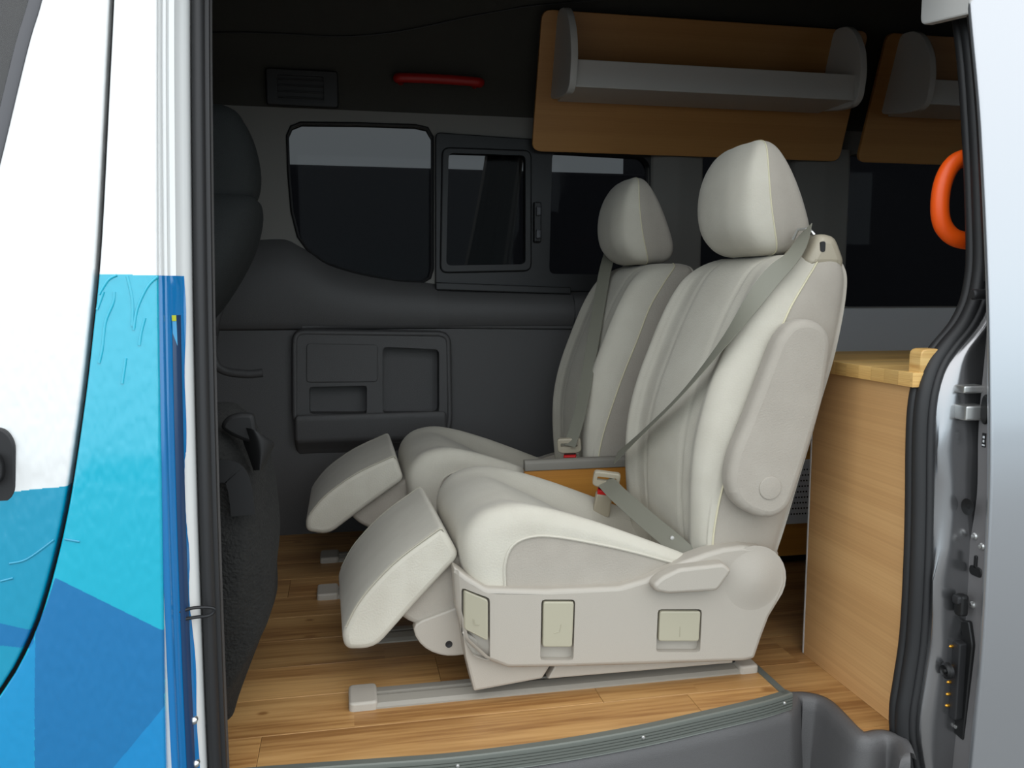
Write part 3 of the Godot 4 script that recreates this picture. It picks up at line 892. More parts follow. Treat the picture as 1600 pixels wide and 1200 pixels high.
# ------------------------------------------------------------------ the side with the open door
func near_side():
	var wrap := mat("wrapped_paint", Color.WHITE, 0.25)
	wrap.albedo_texture = wrap_image()
	wrap.clearcoat_enabled = true; wrap.clearcoat = 0.8; wrap.clearcoat_roughness = 0.05
	bump(wrap, 0.3, 0.04, Vector3.ONE); wrap.uv1_triplanar = false
	var uvf = func(p): return Vector2(p.x + 1.2, (1.7 - p.y) / 2.4)
	var gap = by_height([Vector2(-0.3692, 1.5186), Vector2(-0.3727, 1.3821), Vector2(-0.3778, 1.2523), Vector2(-0.3869, 1.0612), Vector2(-0.3949, 0.9362), Vector2(-0.4059, 0.8333), Vector2(-0.4187, 0.7311), Vector2(-0.442, 0.5877), Vector2(-0.4645, 0.4853), Vector2(-0.4946, 0.3833), Vector2(-0.5257, 0.3124), Vector2(-0.5569, 0.2615), Vector2(-0.6178, 0.1814), Vector2(-0.7161, 0.0847)])
	var gap_in := gap.map(func(q): return q + Vector2(-0.0035, 0))
	var gap_out := gap.map(func(q): return q + Vector2(0.0035, 0))
	# front door
	var d1 = base("door_1", "white front door with a blue wrap along its lower half")
	var fl = by_height([Vector2(-1.1477, 1.4457), Vector2(-1.1815, 0.0017)])
	# the skin below and beside the window: the window edge slopes forward and down
	var win = by_height([Vector2(-0.4545, 1.5106), Vector2(-0.4801, 1.3746), Vector2(-0.4961, 1.3097), Vector2(-0.5192, 1.198), Vector2(-0.5374, 1.1112), Vector2(-0.5599, 1.0164), Vector2(-0.5915, 0.9352)])
	var far_left := [Vector2(-1.15, -1.0), Vector2(-1.15, 2.0)]
	var sill: float = win[0].y
	part("lower_skin", body_panel(far_left, gap_in, -0.6, sill, 0.0, 0.03, 60, 10), wrap, d1, 50, uvf)
	part("window_post", body_panel(win, gap_in, sill, 1.62, 0.0, 0.03, 40, 6), wrap, d1, 50, uvf)
	var frame_in := win.map(func(q): return q + Vector2(-0.022, 0))
	part("window_seal", body_panel(frame_in, win, sill, 1.62, -0.004, 0.03, 30, 2), "rubber_grey", d1)
	part("window_glass", body_panel(far_left, frame_in, sill, 1.62, -0.012, 0.006, 30, 4), "glass", d1)
	var hp = rnd([Vector2(-0.6212, 0.6884), Vector2(-0.5321, 0.6855), Vector2(-0.5182, 0.6627), Vector2(-0.5212, 0.5791), Vector2(-0.5368, 0.5594), Vector2(-0.6264, 0.5559)], 0.02, 4)
	var z0 = soft_z(0.61)
	var hw = part("handle_pocket", plate(hp, [], z0 - 0.02, z0 + 0.0035, 0.003), "rubber", d1)
	part("door_handle", ext(rnd([Vector2(-0.6226, 0.6513), Vector2(-0.539, 0.6482), Vector2(-0.5322, 0.6327), Vector2(-0.533, 0.6103), Vector2(-0.5409, 0.5974), Vector2(-0.6246, 0.6011)], 0.01, 3), z0, z0 + 0.03, 0.008), "dark_metal", d1)
	# pillar between the doors
	var edge = by_height([Vector2(-0.3032, 1.5247), Vector2(-0.2995, 1.3872), Vector2(-0.3013, 0.9262), Vector2(-0.3038, 0.5391), Vector2(-0.3131, 0.1018), Vector2(-0.3209, -0.1328)])
	var pl = struct("wall_pillar_front", body_panel(gap_out, edge, -0.6, 1.62, 0.0, 0.03, 80, 6), wrap, "white body pillar with a wrinkled blue wrap on its lower half", 50, uvf)
	part("gap_seal", run_up([[-0.012, -0.03], [0.012, -0.03], [0.012, -0.04], [-0.012, -0.04]], gap, -0.6, 1.62), "black", pl)
	# creases where the wrap has bubbled and folded, standing proud of the skin
	for q in [[Vector3(-0.3011, 0.9241, 0.0348), Vector3(-0.3172, 0.9074, 0.0372), Vector3(-0.3334, 0.8721, 0.0421), Vector3(-0.3398, 0.8368, 0.047)], [Vector3(-0.3483, 0.924, 0.0348), Vector3(-0.341, 0.8845, 0.0404), Vector3(-0.3416, 0.8431, 0.0462)], [Vector3(-0.3638, 0.926, 0.0346), Vector3(-0.3775, 0.9177, 0.0357), Vector3(-0.3913, 0.8949, 0.0389)], [Vector3(-0.3681, 0.8991, 0.0383), Vector3(-0.3703, 0.8805, 0.0409), Vector3(-0.3823, 0.8496, 0.0453), Vector3(-0.3877, 0.8074, 0.0512), Vector3(-0.3928, 0.7839, 0.0545)], [Vector3(-0.3845, 0.8991, 0.0383), Vector3(-0.3945, 0.8702, 0.0424)], [Vector3(-0.3219, 0.8564, 0.0443), Vector3(-0.3281, 0.8326, 0.0476), Vector3(-0.3314, 0.8119, 0.0505)], [Vector3(-0.3521, 0.7915, 0.0534), Vector3(-0.3585, 0.7503, 0.0592)]]:
		part("wrap_crease", tube(spl(q, 5).map(func(p): return Vector3(p.x, p.y, soft_z(p.y) - 0.0006)), 0.0026, 8), "film_cyan", pl, 60)
	for q in [[Vector3(-0.5341, 0.4683, 0.0819), Vector3(-0.5078, 0.4738, 0.0815), Vector3(-0.4673, 0.5024, 0.0796)], [Vector3(-0.5481, 0.4404, 0.0837), Vector3(-0.5294, 0.4443, 0.0835)], [Vector3(-0.4512, 0.5025, 0.0795), Vector3(-0.4295, 0.497, 0.0799)]]:
		part("wrap_crease", tube(spl(q, 5).map(func(p): return Vector3(p.x, p.y, soft_z(p.y) - 0.0004)), 0.0020, 8), "film_door", d1, 60)
	# door jamb stepping inward, then the rubber seal
	var ex = -0.302
	var straight := [Vector2(ex, -0.6), Vector2(ex, 1.7)]
	var jambp := [[-0.004, -0.010], [0.003, -0.010], [0.006, -0.014], [0.007, -0.022], [0.011, -0.024], [0.014, -0.034], [0.022, -0.038], [0.026, -0.052], [0.031, -0.060], [0.036, -0.066], [0.040, -0.078], [0.040, -0.11], [-0.06, -0.11], [-0.06, -0.03]]
	var jb = part("jamb", run_up(jambp, straight, -0.6, 1.66), "white_paint", pl, 40)
	var seal := []
	for a in 12: seal.append([0.0525 + 0.0115 * cos(TAU * a / 12), -0.092 + 0.016 * sin(TAU * a / 12)])
	part("door_seal", run_up(seal, straight, -0.6, 1.66), "rubber", pl, 60)
	part("inner_seal_lip", run_up([[0.060, -0.096], [0.070, -0.10], [0.071, -0.108], [0.066, -0.125], [0.03, -0.125], [0.03, -0.10]], straight, -0.6, 1.66), "rubber", pl, 50)
	part("inner_trim", run_up([[0.066, -0.12], [0.070, -0.14], [0.062, -0.15], [-0.02, -0.15], [-0.02, -0.12]], straight, -0.05, 1.66), "wall_plastic", pl, 50)
	# blue wrap film carried round into the jamb, with a wavy edge
	var rings := []
	for i in 81:
		var y = lerp(-0.6, 0.926, i / 80.0)
		var wv = 0.0025 * sin(y * 9.0) + 0.0015 * sin(y * 31.0)
		var r := []
		for p in [[-0.004, -0.0092], [0.0035, -0.0092], [0.0066, -0.0136], [0.0075, -0.0215], [0.0115, -0.0232], [0.0145, -0.033], [0.0225, -0.0372], [0.0265, -0.051]]:
			r.append(Vector3(ex + p[0], y, soft_z(y) + p[1]))
		r.append(Vector3(ex + 0.0300 + wv, y, soft_z(y) - 0.0572))
		rings.append(r)
	part("wrap_film", loft(rings, false), "film", pl, 60)
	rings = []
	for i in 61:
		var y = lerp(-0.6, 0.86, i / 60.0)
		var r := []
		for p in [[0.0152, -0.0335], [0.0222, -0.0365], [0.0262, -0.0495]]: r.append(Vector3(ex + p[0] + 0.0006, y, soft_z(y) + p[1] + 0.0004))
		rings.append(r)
	part("film_navy_strip", loft(rings, false), "film_dark", pl, 60)  # darker navy strip laid just over the film inside the jamb
	var st = [ex + 0.0195, soft_z(0.83) - 0.034]
	part("sticker", box(Vector3(st[0], 0.825, st[1]), Vector3(0.007, 0.05, 0.0015), 0.0005), "sticker_blue", pl)
	part("sticker_band", box(Vector3(st[0], 0.855, st[1] + 0.001), Vector3(0.007, 0.010, 0.0012), 0.0004), "sticker_yellow", pl)
	# latch striker: a wire loop
	var ly = 0.345; var lz = soft_z(ly)
	part("latch_striker", tube(spl([Vector3(ex + 0.012, ly + 0.012, lz - 0.035), Vector3(ex + 0.035, ly + 0.014, lz - 0.045), Vector3(ex + 0.062, ly + 0.010, lz - 0.052), Vector3(ex + 0.068, ly + 0.003, lz - 0.054), Vector3(ex + 0.058, ly - 0.004, lz - 0.052), Vector3(ex + 0.035, ly - 0.003, lz - 0.045), Vector3(ex + 0.012, ly - 0.002, lz - 0.035)], 5), 0.003, 8), "dark_metal", pl)
	for y in [0.155, 0.075, 0.0, -0.06, -0.115]:
		part("jamb_bolt", lathe([Vector2(0.007, -0.006), Vector2(0.007, 0.002), Vector2(0.004, 0.005), Vector2(0.0005, 0.006)], Vector3(ex + 0.027, y, soft_z(y) - 0.050), "z", 10), "bright_metal", pl)
	# wall above the opening and forward of it, closing the cab
	struct("wall_near_header", ext(rect(-2.2, 1.64, 3.4, 1.90), -0.13, -0.08), "white_paint", "body side above the door opening")
	struct("wall_near_front", ext(rect(-2.2, -0.6, -1.14, 1.64), -0.12, -0.06), "white_paint", "body side forward of the front door")
	struct("wall_near_inner", ext(rect(-1.2, -0.6, -0.36, 0.86), -0.14, -0.10), "wall_plastic", "inner face of the front door")
	# ---------------- rear side: seal, jamb and the open sliding door
	var sl = [Vector3(1.3344, 1.7344, -0.2101), Vector3(1.325, 1.5824, -0.1626), Vector3(1.3204, 1.5083, -0.1395), Vector3(1.3182, 1.3801, -0.1056), Vector3(1.3162, 1.2156, -0.0748), Vector3(1.3104, 1.0803, -0.0494), Vector3(1.3039, 0.9731, -0.0293), Vector3(1.294, 0.9134, -0.0199), Vector3(1.2781, 0.8671, -0.0134), Vector3(1.2503, 0.8251, -0.0075), Vector3(1.2108, 0.7862, -0.0021), Vector3(1.1824, 0.7528, 0.0026), Vector3(1.1627, 0.7116, 0.0084), Vector3(1.1522, 0.6596, 0.0127), Vector3(1.1486, 0.5811, 0.018), Vector3(1.1484, 0.4493, 0.0269), Vector3(1.1459, 0.3165, 0.035), Vector3(1.1453, 0.1791, 0.035), Vector3(1.1361, 0.0822, 0.035), Vector3(1.1303, 0.0265, 0.035), Vector3(1.1343, -0.0311, 0.0341), Vector3(1.1525, -0.106, 0.032), Vector3(1.1723, -0.1972, 0.0294), Vector3(1.2172, -0.4239, 0.0132)]
	sl = spl(sl, 4)
	var sb = base("trim_rear_pillar", "silver rear door pillar with its black rubber seal")
	part("door_seal", tube(sl, 0.0165, 10), "rubber", sb, 60)
	part("inner_seal_lip", tube(sl.map(func(p): return p + Vector3(-0.007, 0.002, -0.018)), 0.012, 8), "rubber", sb, 60)
	part("outer_seal_lip", tube(sl.map(func(p): return p + Vector3(0.010, 0.0, 0.015)), 0.008, 8), "rubber", sb, 60)
	# the pillar's pressed metal between seal and sliding door
	var cols := []
	for i in range(0, sl.size(), 2):
		var p: Vector3 = sl[i]
		var y = p.y
		var dent = press(y)
		var o = Vector3(max(1.335, p.x + 0.06), y, soft_z(y) - 0.01)
		cols.append([p + Vector3(0.0, 0, -0.01), p + Vector3(0.016, 0, 0.018), p + Vector3(0.026 + dent, 0, 0.034), p.lerp(o, 0.5) + Vector3(dent, 0, 0.012), p.lerp(o, 0.78) + Vector3(dent * 0.5, 0, 0.010), o, o + Vector3(0.03, 0, 0.008)])
	part("pressed_panel", loft(rows(cols, 1, 5), false), "jamb_silver", sb, 60)
	part("crease_rib", tube([Vector3(1.205, 0.385, 0.028), Vector3(1.232, 0.345, 0.048), Vector3(1.25, 0.31, 0.055)], 0.005, 6), "jamb_silver", sb)
	struct("wall_near_rear", ext(rect(1.36, -0.6, 3.4, 1.2), 0.012, 0.03), "silver", "body side behind the door opening")
	var s1 = [Vector3(1.225, 0.7056, 0.049), Vector3(1.225, 0.6593, 0.0529)]
	part("guide_bracket", box(s1[0] + Vector3(0, 0, -0.005), Vector3(0.05, 0.016, 0.05), 0.004), "bright_metal", sb)
	part("guide_bracket", box(s1[1] + Vector3(0, 0, -0.005), Vector3(0.05, 0.030, 0.06), 0.004), "bright_metal", sb)
	var plug = [Vector3(1.188, 0.131, 0.0839)][0]
	part("rubber_plug", lathe([Vector2(0.0165, 0.004), Vector2(0.0165, -0.004), Vector2(0.012, -0.008), Vector2(0.009, -0.004), Vector2(0.006, -0.004), Vector2(0.004, -0.009), Vector2(0.0005, -0.010)], plug, "x", 18), "black", sb)
	var clip = [Vector3(1.21, 0.2693, 0.0855)][0]
	part("cable_clip", box(clip, Vector3(0.02, 0.045, 0.022), 0.006), "black", sb)
	part("cable_clip", box(clip + Vector3(-0.01, 0.012, 0.0), Vector3(0.014, 0.018, 0.018), 0.005), "rubber", sb)
	var lat = [Vector3(1.215, 0.471, 0.0823)][0]
	part("latch_hole", lathe([Vector2(0.016, 0.0), Vector2(0.017, -0.003), Vector2(0.009, -0.001), Vector2(0.001, 0.001)], lat, "x", 16), "black", sb)
	part("stop_buffer", lathe([Vector2(0.010, 0.02), Vector2(0.011, 0.0), Vector2(0.011, -0.022), Vector2(0.008, -0.026), Vector2(0.0005, -0.026)], [Vector3(1.26, 0.8937, 0.0338)][0], "x", 14), "rubber", sb)
	part("stop_buffer", box([Vector3(1.3, 1.5015, -0.1144)][0], Vector3(0.02, 0.03, 0.02), 0.005), "tan_plastic", sb)
	# sliding door slid back along the body
	var dd = base("door_2", "silver sliding door slid open along the van's side")
	var de = by_height([Vector2(1.2761, 1.6801), Vector2(1.2498, 1.4814), Vector2(1.2432, 1.2208), Vector2(1.2366, 0.9685), Vector2(1.231, 0.7209), Vector2(1.2297, 0.5214), Vector2(1.2265, 0.345), Vector2(1.2239, 0.1487), Vector2(1.219, -0.0538), Vector2(1.2156, -0.3378)])
	var far_r := [Vector2(2.6, -1.0), Vector2(2.6, 2.0)]
	part("door_skin", body_panel(de, far_r, -0.5, 1.66, 0.045, 0.012, 80, 14), "silver", dd, 50)
	# the door's front edge, a grey flange facing the opening
	var er := []
	for i in 61:
		var y = lerp(-0.5, 0.92, i / 60.0)
		var x = along(de, y); var z = soft_z(y) + 0.045
		er.append([Vector3(x + 0.002, y, z - 0.009), Vector3(x + 0.008, y, z - 0.011), Vector3(x + 0.012, y, z - edge_depth(y)), Vector3(x + 0.018, y, z - edge_depth(y) - 0.005), Vector3(x + 0.10, y, z - edge_depth(y) - 0.006), Vector3(x + 0.10, y, z - 0.012)])
	part("door_edge", loft(er), "edge_grey", dd, 30)
	er = []
	for i in 31:
		var y = lerp(0.92, 1.66, i / 30.0)
		var x = along(de, y); var z = soft_z(y) + 0.045
		er.append([Vector3(x + 0.002, y, z - 0.009), Vector3(x + 0.012, y, z - 0.03), Vector3(x + 0.06, y, z - 0.03), Vector3(x + 0.06, y, z - 0.012)])
	part("window_frame_edge", loft(er), "rubber", dd, 30)
	var on_edge = func(u_, y, f): return Vector3(along(de, y) + lerp(0.008, 0.012, f) - 0.001, y, soft_z(y) + 0.045 - lerp(0.011, edge_depth(y), f))
	var screw = [Vector2(0.0075, 0.003), Vector2(0.0075, -0.001), Vector2(0.0045, -0.003), Vector2(0.004, -0.006), Vector2(0.0005, -0.0065)]
	for q in [[0.408, 0.75], [0.394, 0.3], [0.268, 0.55], [0.214, 0.7], [0.0, 0.8]]:
		part("edge_bolt", lathe(screw, on_edge.call(0, q[0], q[1]), "x", 12), "bright_metal", dd)
	var oval := []
	for q in disc(Vector2.ZERO, 1.0, 18): oval.append(Vector2(q.x * 0.011, q.y * 0.030))
	var op = on_edge.call(0, 0.668, 0.35)
	part("edge_grommet", ext(oval.map(func(q): return Vector2(op.z + q.x, op.y + q.y)), op.x + 0.002, op.x - 0.006, 0.003, 2, "x"), "black", dd)
	op = on_edge.call(0, 0.606, 0.5)
	part("edge_label", box(op, Vector3(0.0015, 0.028, 0.010), 0.0004), "black", dd)
	for k in 3:
		part("label_print", box(op + Vector3(-0.001, [0.006, -0.002, -0.010][k], 0), Vector3(0.001, [0.005, 0.005, 0.003][k], [0.005, 0.004, 0.007][k]), 0.0003), "light_trim", dd)
	op = on_edge.call(0, 0.345, 0.5)
	part("latch_slot", ext(rnd(rect(op.z - 0.017, op.y - 0.016, op.z + 0.017, op.y + 0.004), 0.009, 3), op.x + 0.004, op.x - 0.0022, 0.001, 1, "x"), "black", dd)
	part("latch_slot", ext(rnd(rect(op.z - 0.006, op.y, op.z + 0.002, op.y + 0.026), 0.003, 2), op.x + 0.004, op.x - 0.0022, 0.001, 1, "x"), "black", dd)
	# contact block with five brass pins
	op = on_edge.call(0, 0.11, 0.55)
	var cb = part("contact_plate", ext(rnd([Vector2(op.z - 0.030, -0.015), Vector2(op.z + 0.004, -0.02), Vector2(op.z + 0.014, 0.19), Vector2(op.z + 0.0, 0.235), Vector2(op.z - 0.028, 0.225), Vector2(op.z - 0.012, 0.19)], 0.006, 2), op.x + 0.004, op.x - 0.006, 0.002, 1, "x"), "black", dd)
	part("contact_block", box(Vector3(op.x - 0.012, 0.105, op.z - 0.012), Vector3(0.022, 0.165, 0.022), 0.004), "rubber", cb)
	for y in [0.175, 0.132, 0.098, 0.072, 0.047]:
		part("brass_pin", lathe([Vector2(0.0035, 0.004), Vector2(0.0035, -0.006), Vector2(0.002, -0.009), Vector2(0.0004, -0.010)], Vector3(op.x - 0.022, y, op.z - 0.020), "x", 10), "gold", cb)

func edge_depth(y) -> float:
	return 0.020 + 0.030 * smoothstep(0.90, 0.58, y) + 0.024 * smoothstep(0.52, 0.30, y)

func press(y) -> float:      # the pillar's pressed hollows and ridges
	var Y := [-0.6, 0.0, 0.12, 0.2, 0.27, 0.31, 0.36, 0.42, 0.5, 0.58, 0.66, 0.72, 0.80, 0.88, 2.0]
	var D := [0.0, 0.0, 0.004, 0.006, -0.008, -0.012, 0.004, 0.016, 0.012, -0.002, 0.012, 0.016, 0.002, -0.004, 0.0]
	for i in Y.size() - 1:
		if y <= Y[i + 1]: return lerp(float(D[i]), float(D[i + 1]), smoothstep(0.0, 1.0, (y - Y[i]) / (Y[i + 1] - Y[i])))
	return 0.0

# ------------------------------------------------------------------ far wall details
func far_side():
	# lower trim: flat door panel, pocket, and a bulging ledge under the windows
	var zf := -1.615
	var frame = rnd([Vector2(-0.1904, 0.7668), Vector2(0.3863, 0.7522), Vector2(0.3884, 0.4171), Vector2(0.373, 0.3264), Vector2(-0.1705, 0.346), Vector2(-0.1995, 0.4467)], [0.05, 0.05, 0.02, 0.06, 0.06, 0.02], 5)
	var pr = rnd([Vector2(0.1312, 0.6978), Vector2(0.3399, 0.6855), Vector2(0.3375, 0.4431), Vector2(0.1269, 0.4491)], 0.02, 3)
	var pl = rnd([Vector2(-0.1329, 0.5559), Vector2(0.0724, 0.5561), Vector2(0.0704, 0.4508), Vector2(-0.1355, 0.4567)], 0.012, 3)
	var tr = base("trim_far_panel", "dark grey moulded door trim with a storage pocket")
	part("panel", plate(rect(-1.3, -0.04, 3.3, 0.765), [[pr, 0.038], [pl, 0.034]], -1.655, zf, 0.004), "wall_plastic", tr)
	part("pocket_frame", plate(frame, [[pr, 0.0], [pl, 0.0]], zf - 0.002, zf + 0.034, 0.02), "wall_plastic", tr, 50)
	part("pocket_inlay", plate(rnd([Vector2(-0.1397, 0.7136), Vector2(0.1145, 0.7058), Vector2(0.1121, 0.5683), Vector2(-0.1434, 0.5713)], 0.014, 3), [], zf + 0.027, zf + 0.0385, 0.004), "wall_plastic", tr)
	var bin = rnd([Vector2(0.30, zf), Vector2(0.42, zf), Vector2(0.452, zf + 0.03), Vector2(0.458, zf + 0.062), Vector2(0.44, zf + 0.066), Vector2(0.36, zf + 0.058), Vector2(0.325, zf + 0.02)], 0.012, 3)
	var rings := []
	for x in [-0.19, -0.186, -0.175, 0.35, 0.362, 0.366]:
		var k = 0.6 if x < -0.188 or x > 0.364 else (0.85 if x < -0.18 or x > 0.36 else 1.0)
		var r := []
		for q in bin: r.append(Vector3(x, lerp(0.38, q.x, k), lerp(zf, q.y, k)))
		rings.append(r)
	part("pocket_bin", loft(rings), "wall_plastic", tr, 50)
	var bead := []
	for q in inset(frame, 0.012): bead.append(Vector3(q.x, q.y, zf + 0.030))
	part("pocket_bead", tube(bead, 0.010, 8, true), "wall_plastic", tr, 60)
	part("belt_line", tube(spl([Vector3(-0.155, 0.772, zf + 0.004), Vector3(0.1, 0.775, zf + 0.004), Vector3(0.5, 0.768, zf + 0.004), Vector3(0.855, 0.762, zf + 0.004), Vector3(1.4, 0.755, zf + 0.004)], 4), 0.009, 8), "wall_plastic", tr, 60)
	var top := [[-1.3, 1.085], [-0.42, 1.085], [-0.24, 1.09], [-0.195, 1.085], [-0.16, 1.066], [-0.12, 1.043], [-0.057, 1.0], [0.06, 0.964], [0.2, 0.94], [0.29, 0.935], [0.335, 0.928], [0.40, 0.915], [0.86, 0.905]]
	rings = []
	for q in spl(top.map(func(e): return Vector2(e[0], e[1])), 4):
		var h = q.y - 0.76
		var r := []
		for p in [[0.0, -1.66], [0.0, zf + 0.002], [0.03, zf + 0.008], [0.10, zf + 0.022], [0.35, zf + 0.034], [0.62, zf + 0.03], [0.85, zf + 0.005], [0.97, zf - 0.028], [1.0, -1.66]]: r.append(Vector3(q.x, 0.76 + h * p[0], p[1]))
		rings.append(r)
	part("ledge", loft(rings), "wall_plastic", tr, 60)
	part("rear_ledge", ext(rnd([Vector2(-1.655, 0.755), Vector2(zf + 0.012, 0.755), Vector2(zf + 0.026, 0.81), Vector2(zf + 0.02, 0.87), Vector2(-1.655, 0.90)], 0.02, 3), 0.864, 1.39, 0.003, 1, "x"), "wall_plastic", tr, 50)
	var curl := spl([Vector3(-0.3614, 0.9789, -1.6), Vector3(-0.4311, 0.844, -1.6), Vector3(-0.4613, 0.7311, -1.6), Vector3(-0.46, 0.6514, -1.6), Vector3(-0.4287, 0.6165, -1.6), Vector3(-0.3524, 0.6035, -1.6), Vector3(-0.2971, 0.6071, -1.6)], 5)
	part("trim_groove", tube(curl.map(func(p): return Vector3(p.x, p.y, -1.585 if p.y > 0.765 else zf - 0.004)), 0.016, 10), "wall_plastic", tr, 60)
	struct("trim_rear_light", plate(rect(1.78, 0.60, 3.3, 0.83), [], -1.65, -1.60, 0.006), "light_trim", "pale grey panel above the worktop")
	# ---- windows
	var w = base("window_1", "curved tinted front window on the far side")
	part("pane", ext(w1(-0.004), -1.70, -1.694), "tint", w)
	part("rubber_edge", tube(w1(0.0).map(func(q): return Vector3(q.x, q.y, -1.654)), 0.006, 6, true), "frame_black", w)
	w = base("window_2", "black framed sliding window unit")
	var unit = rnd([Vector2(0.3397, 1.4817), Vector2(1.1867, 1.4542), Vector2(1.2006, 1.2861), Vector2(1.2031, 0.8927), Vector2(0.3339, 0.9074)], 0.02, 3)
	var hs = rnd([Vector2(0.3865, 1.4118), Vector2(0.6826, 1.4118), Vector2(0.6834, 1.0001), Vector2(0.3733, 0.9935)], 0.022, 4)
	var hf = rnd([Vector2(0.7821, 1.4244), Vector2(1.1481, 1.4166), Vector2(1.1722, 1.3881), Vector2(1.1804, 0.9631), Vector2(0.7719, 0.9665)], 0.025, 4)
	part("frame", plate(unit, [[hs, 0.0], [hf, 0.0]], -1.70, -1.635, 0.004), "frame_black", w)
	var sash = rnd([Vector2(0.3618, 1.4278), Vector2(0.7002, 1.4272), Vector2(0.7014, 0.9757), Vector2(0.3502, 0.9669)], 0.03, 4)
	var sash_hole = rnd([Vector2(0.3864, 1.4063), Vector2(0.6759, 1.4061), Vector2(0.6766, 1.0019), Vector2(0.3733, 0.9953)], 0.02, 4)
	part("sash", plate(sash, [[sash_hole, 0.0]], -1.64, -1.622, 0.006), "frame_black", w)
	part("sash_pane", ext(hs, -1.688, -1.682), "tint", w)
	part("fixed_pane", ext(hf, -1.688, -1.682), "tint", w)
	var tk = rnd([Vector2(0.3325, 0.9335), Vector2(0.8524, 0.915), Vector2(0.8526, 0.8879), Vector2(0.3323, 0.905)], 0.004, 2)
	part("slide_track", ext(tk, -1.65, -1.606, 0.004), "frame_black", w)
	part("sash_latch", box(Vector3(0.722, 1.16, -1.625), Vector3(0.028, 0.15, 0.03), 0.005), "frame_black", w)
	for y in [1.20, 1.115]: part("latch_button", box(Vector3(0.722, y, -1.605), Vector3(0.018, 0.035, 0.018), 0.005), "rubber_grey", w)
	w = base("window_3", "dark tinted window behind the chairs")
	part("pane", ext(rect(1.385, 0.855, 1.785, 1.465), -1.70, -1.694), "tint", w)
	w = base("window_4", "long dark tinted rear window")
	part("pane", ext(rect(2.02, 0.83, 3.21, 1.465), -1.70, -1.694), "tint", w)
	# pillar covers
	for q in [[1.168, 1.40], [1.775, 2.04]]:
		part("pillar_cover", ext(rnd([Vector2(q[0], -1.655), Vector2(q[0] + 0.012, -1.625), Vector2(lerp(q[0], q[1], 0.5), -1.61), Vector2(q[1] - 0.012, -1.625), Vector2(q[1], -1.655)].map(func(e): return e), 0.01, 2), 0.88, 1.47, 0.0, 1, "y"), "pillar_trim", get_node("wall_far"), 50)
	# grey curtain drawn to one side behind the sliding pane
	var cr_ := []
	for i in 12:
		var t = i / 11.0
		var y = lerp(1.44, 0.97, t)
		var x0 = lerp(0.545, 0.452, pow(t, 1.15)); var x1 = lerp(0.70, 0.64, t)
		var row := []
		for j in 41:
			var s = j / 40.0
			row.append(Vector3(lerp(x0, x1, s), y, -1.745 + 0.016 * sin(s * 17.0 + 0.6 * t) + 0.006 * sin(s * 41.0)))
		cr_.append(row)
	var back := []
	for r in cr_:
		var b = r.map(func(p): return p + Vector3(0, 0, -0.003))
		b.reverse()
		back.append(r + b)
	one("curtain", loft(back), "curtain", "grey pleated curtain behind the far sliding window", "curtain")
	# ---- upper wall fittings
	var v = thing("vent_grille", "black rectangular grille high on the far wall", "vent", Vector3(-0.131, 1.57, headliner_z(1.62)))
	part("frame", plate(rnd(rect(-0.124, -0.018, 0.124, 0.107), 0.012, 3), [[rnd(rect(-0.085, 0.0, 0.075, 0.085), 0.008, 2), 0.015]], -0.02, 0.022, 0.005), "black", v)
	for i in 4: part("slat", box(Vector3(-0.005, 0.012 + i * 0.02, 0.010), Vector3(0.155, 0.005, 0.008), 0.0015), "black", v)
	v.rotation.x = 0.12
	var g = thing("grab_rail", "red grab rail on the far wall above the windows", "handle", Vector3(0.35, 1.62, headliner_z(1.65)))
	part("bar", tube(spl([Vector3(-0.146, 0.036, 0.030), Vector3(-0.135, 0.036, 0.045), Vector3(0, 0.036, 0.052), Vector3(0.135, 0.034, 0.045), Vector3(0.146, 0.034, 0.030)], 5), 0.017, 12), "dark_red", g, 60)
	for x in [-0.135, 0.135]: part("mount", tube([Vector3(x, 0.035, -0.01), Vector3(x, 0.035, 0.045)], 0.014, 10), "dark_red", g)
	var rv = thing("roof_vent", "small slatted vent in the headliner at the top left", "vent", Vector3(-0.335, 1.885, -1.5))
	part("frame", box(Vector3(0, 0.01, 0), Vector3(0.15, 0.05, 0.03), 0.006), "frame_black", rv)
	for i in 6: part("slat", box(Vector3(-0.055 + i * 0.022, 0.008, 0.016), Vector3(0.006, 0.045, 0.01), 0.002), "black", rv)
	rv.rotation.x = 0.6

# ------------------------------------------------------------------ cabinets and shelves
func wall_shelf(x0, label):
	var t = thing("wall_shelf", label, "shelf", Vector3(x0, 1.42, -1.6), "wall shelves")
	var tilt = Basis(Vector3.RIGHT, atan2(0.16, 0.455))
	XF = func(p): return tilt * p
	part("back_board", ext(rnd(rect(0, 0, 1.262, 0.482), 0.035, 5), -0.006, 0.009, 0.002), "board_wood", t)
	XF = null
	var D = [Vector2(0.062, 0.175), Vector2(0.20, 0.150), Vector2(0.30, 0.143), Vector2(0.335, 0.165), Vector2(0.352, 0.25), Vector2(0.34, 0.33), Vector2(0.30, 0.40), Vector2(0.25, 0.44), Vector2(0.165, 0.452)]
	D = rnd(D, 0.03, 3)
	part("bracket", ext(D, 0.055, 0.080, 0.004, 2, "x"), "white_board", t)
	part("bracket", ext(D, 1.118, 1.143, 0.004, 2, "x"), "white_board", t)
	part("shelf_base", box(Vector3(0.599, 0.172, 0.19), Vector3(1.04, 0.016, 0.22), 0.002), "white_board", t)
	part("front_lip", box(Vector3(0.599, 0.207, 0.305), Vector3(1.04, 0.09, 0.018), 0.003), "white_board", t)
	return t

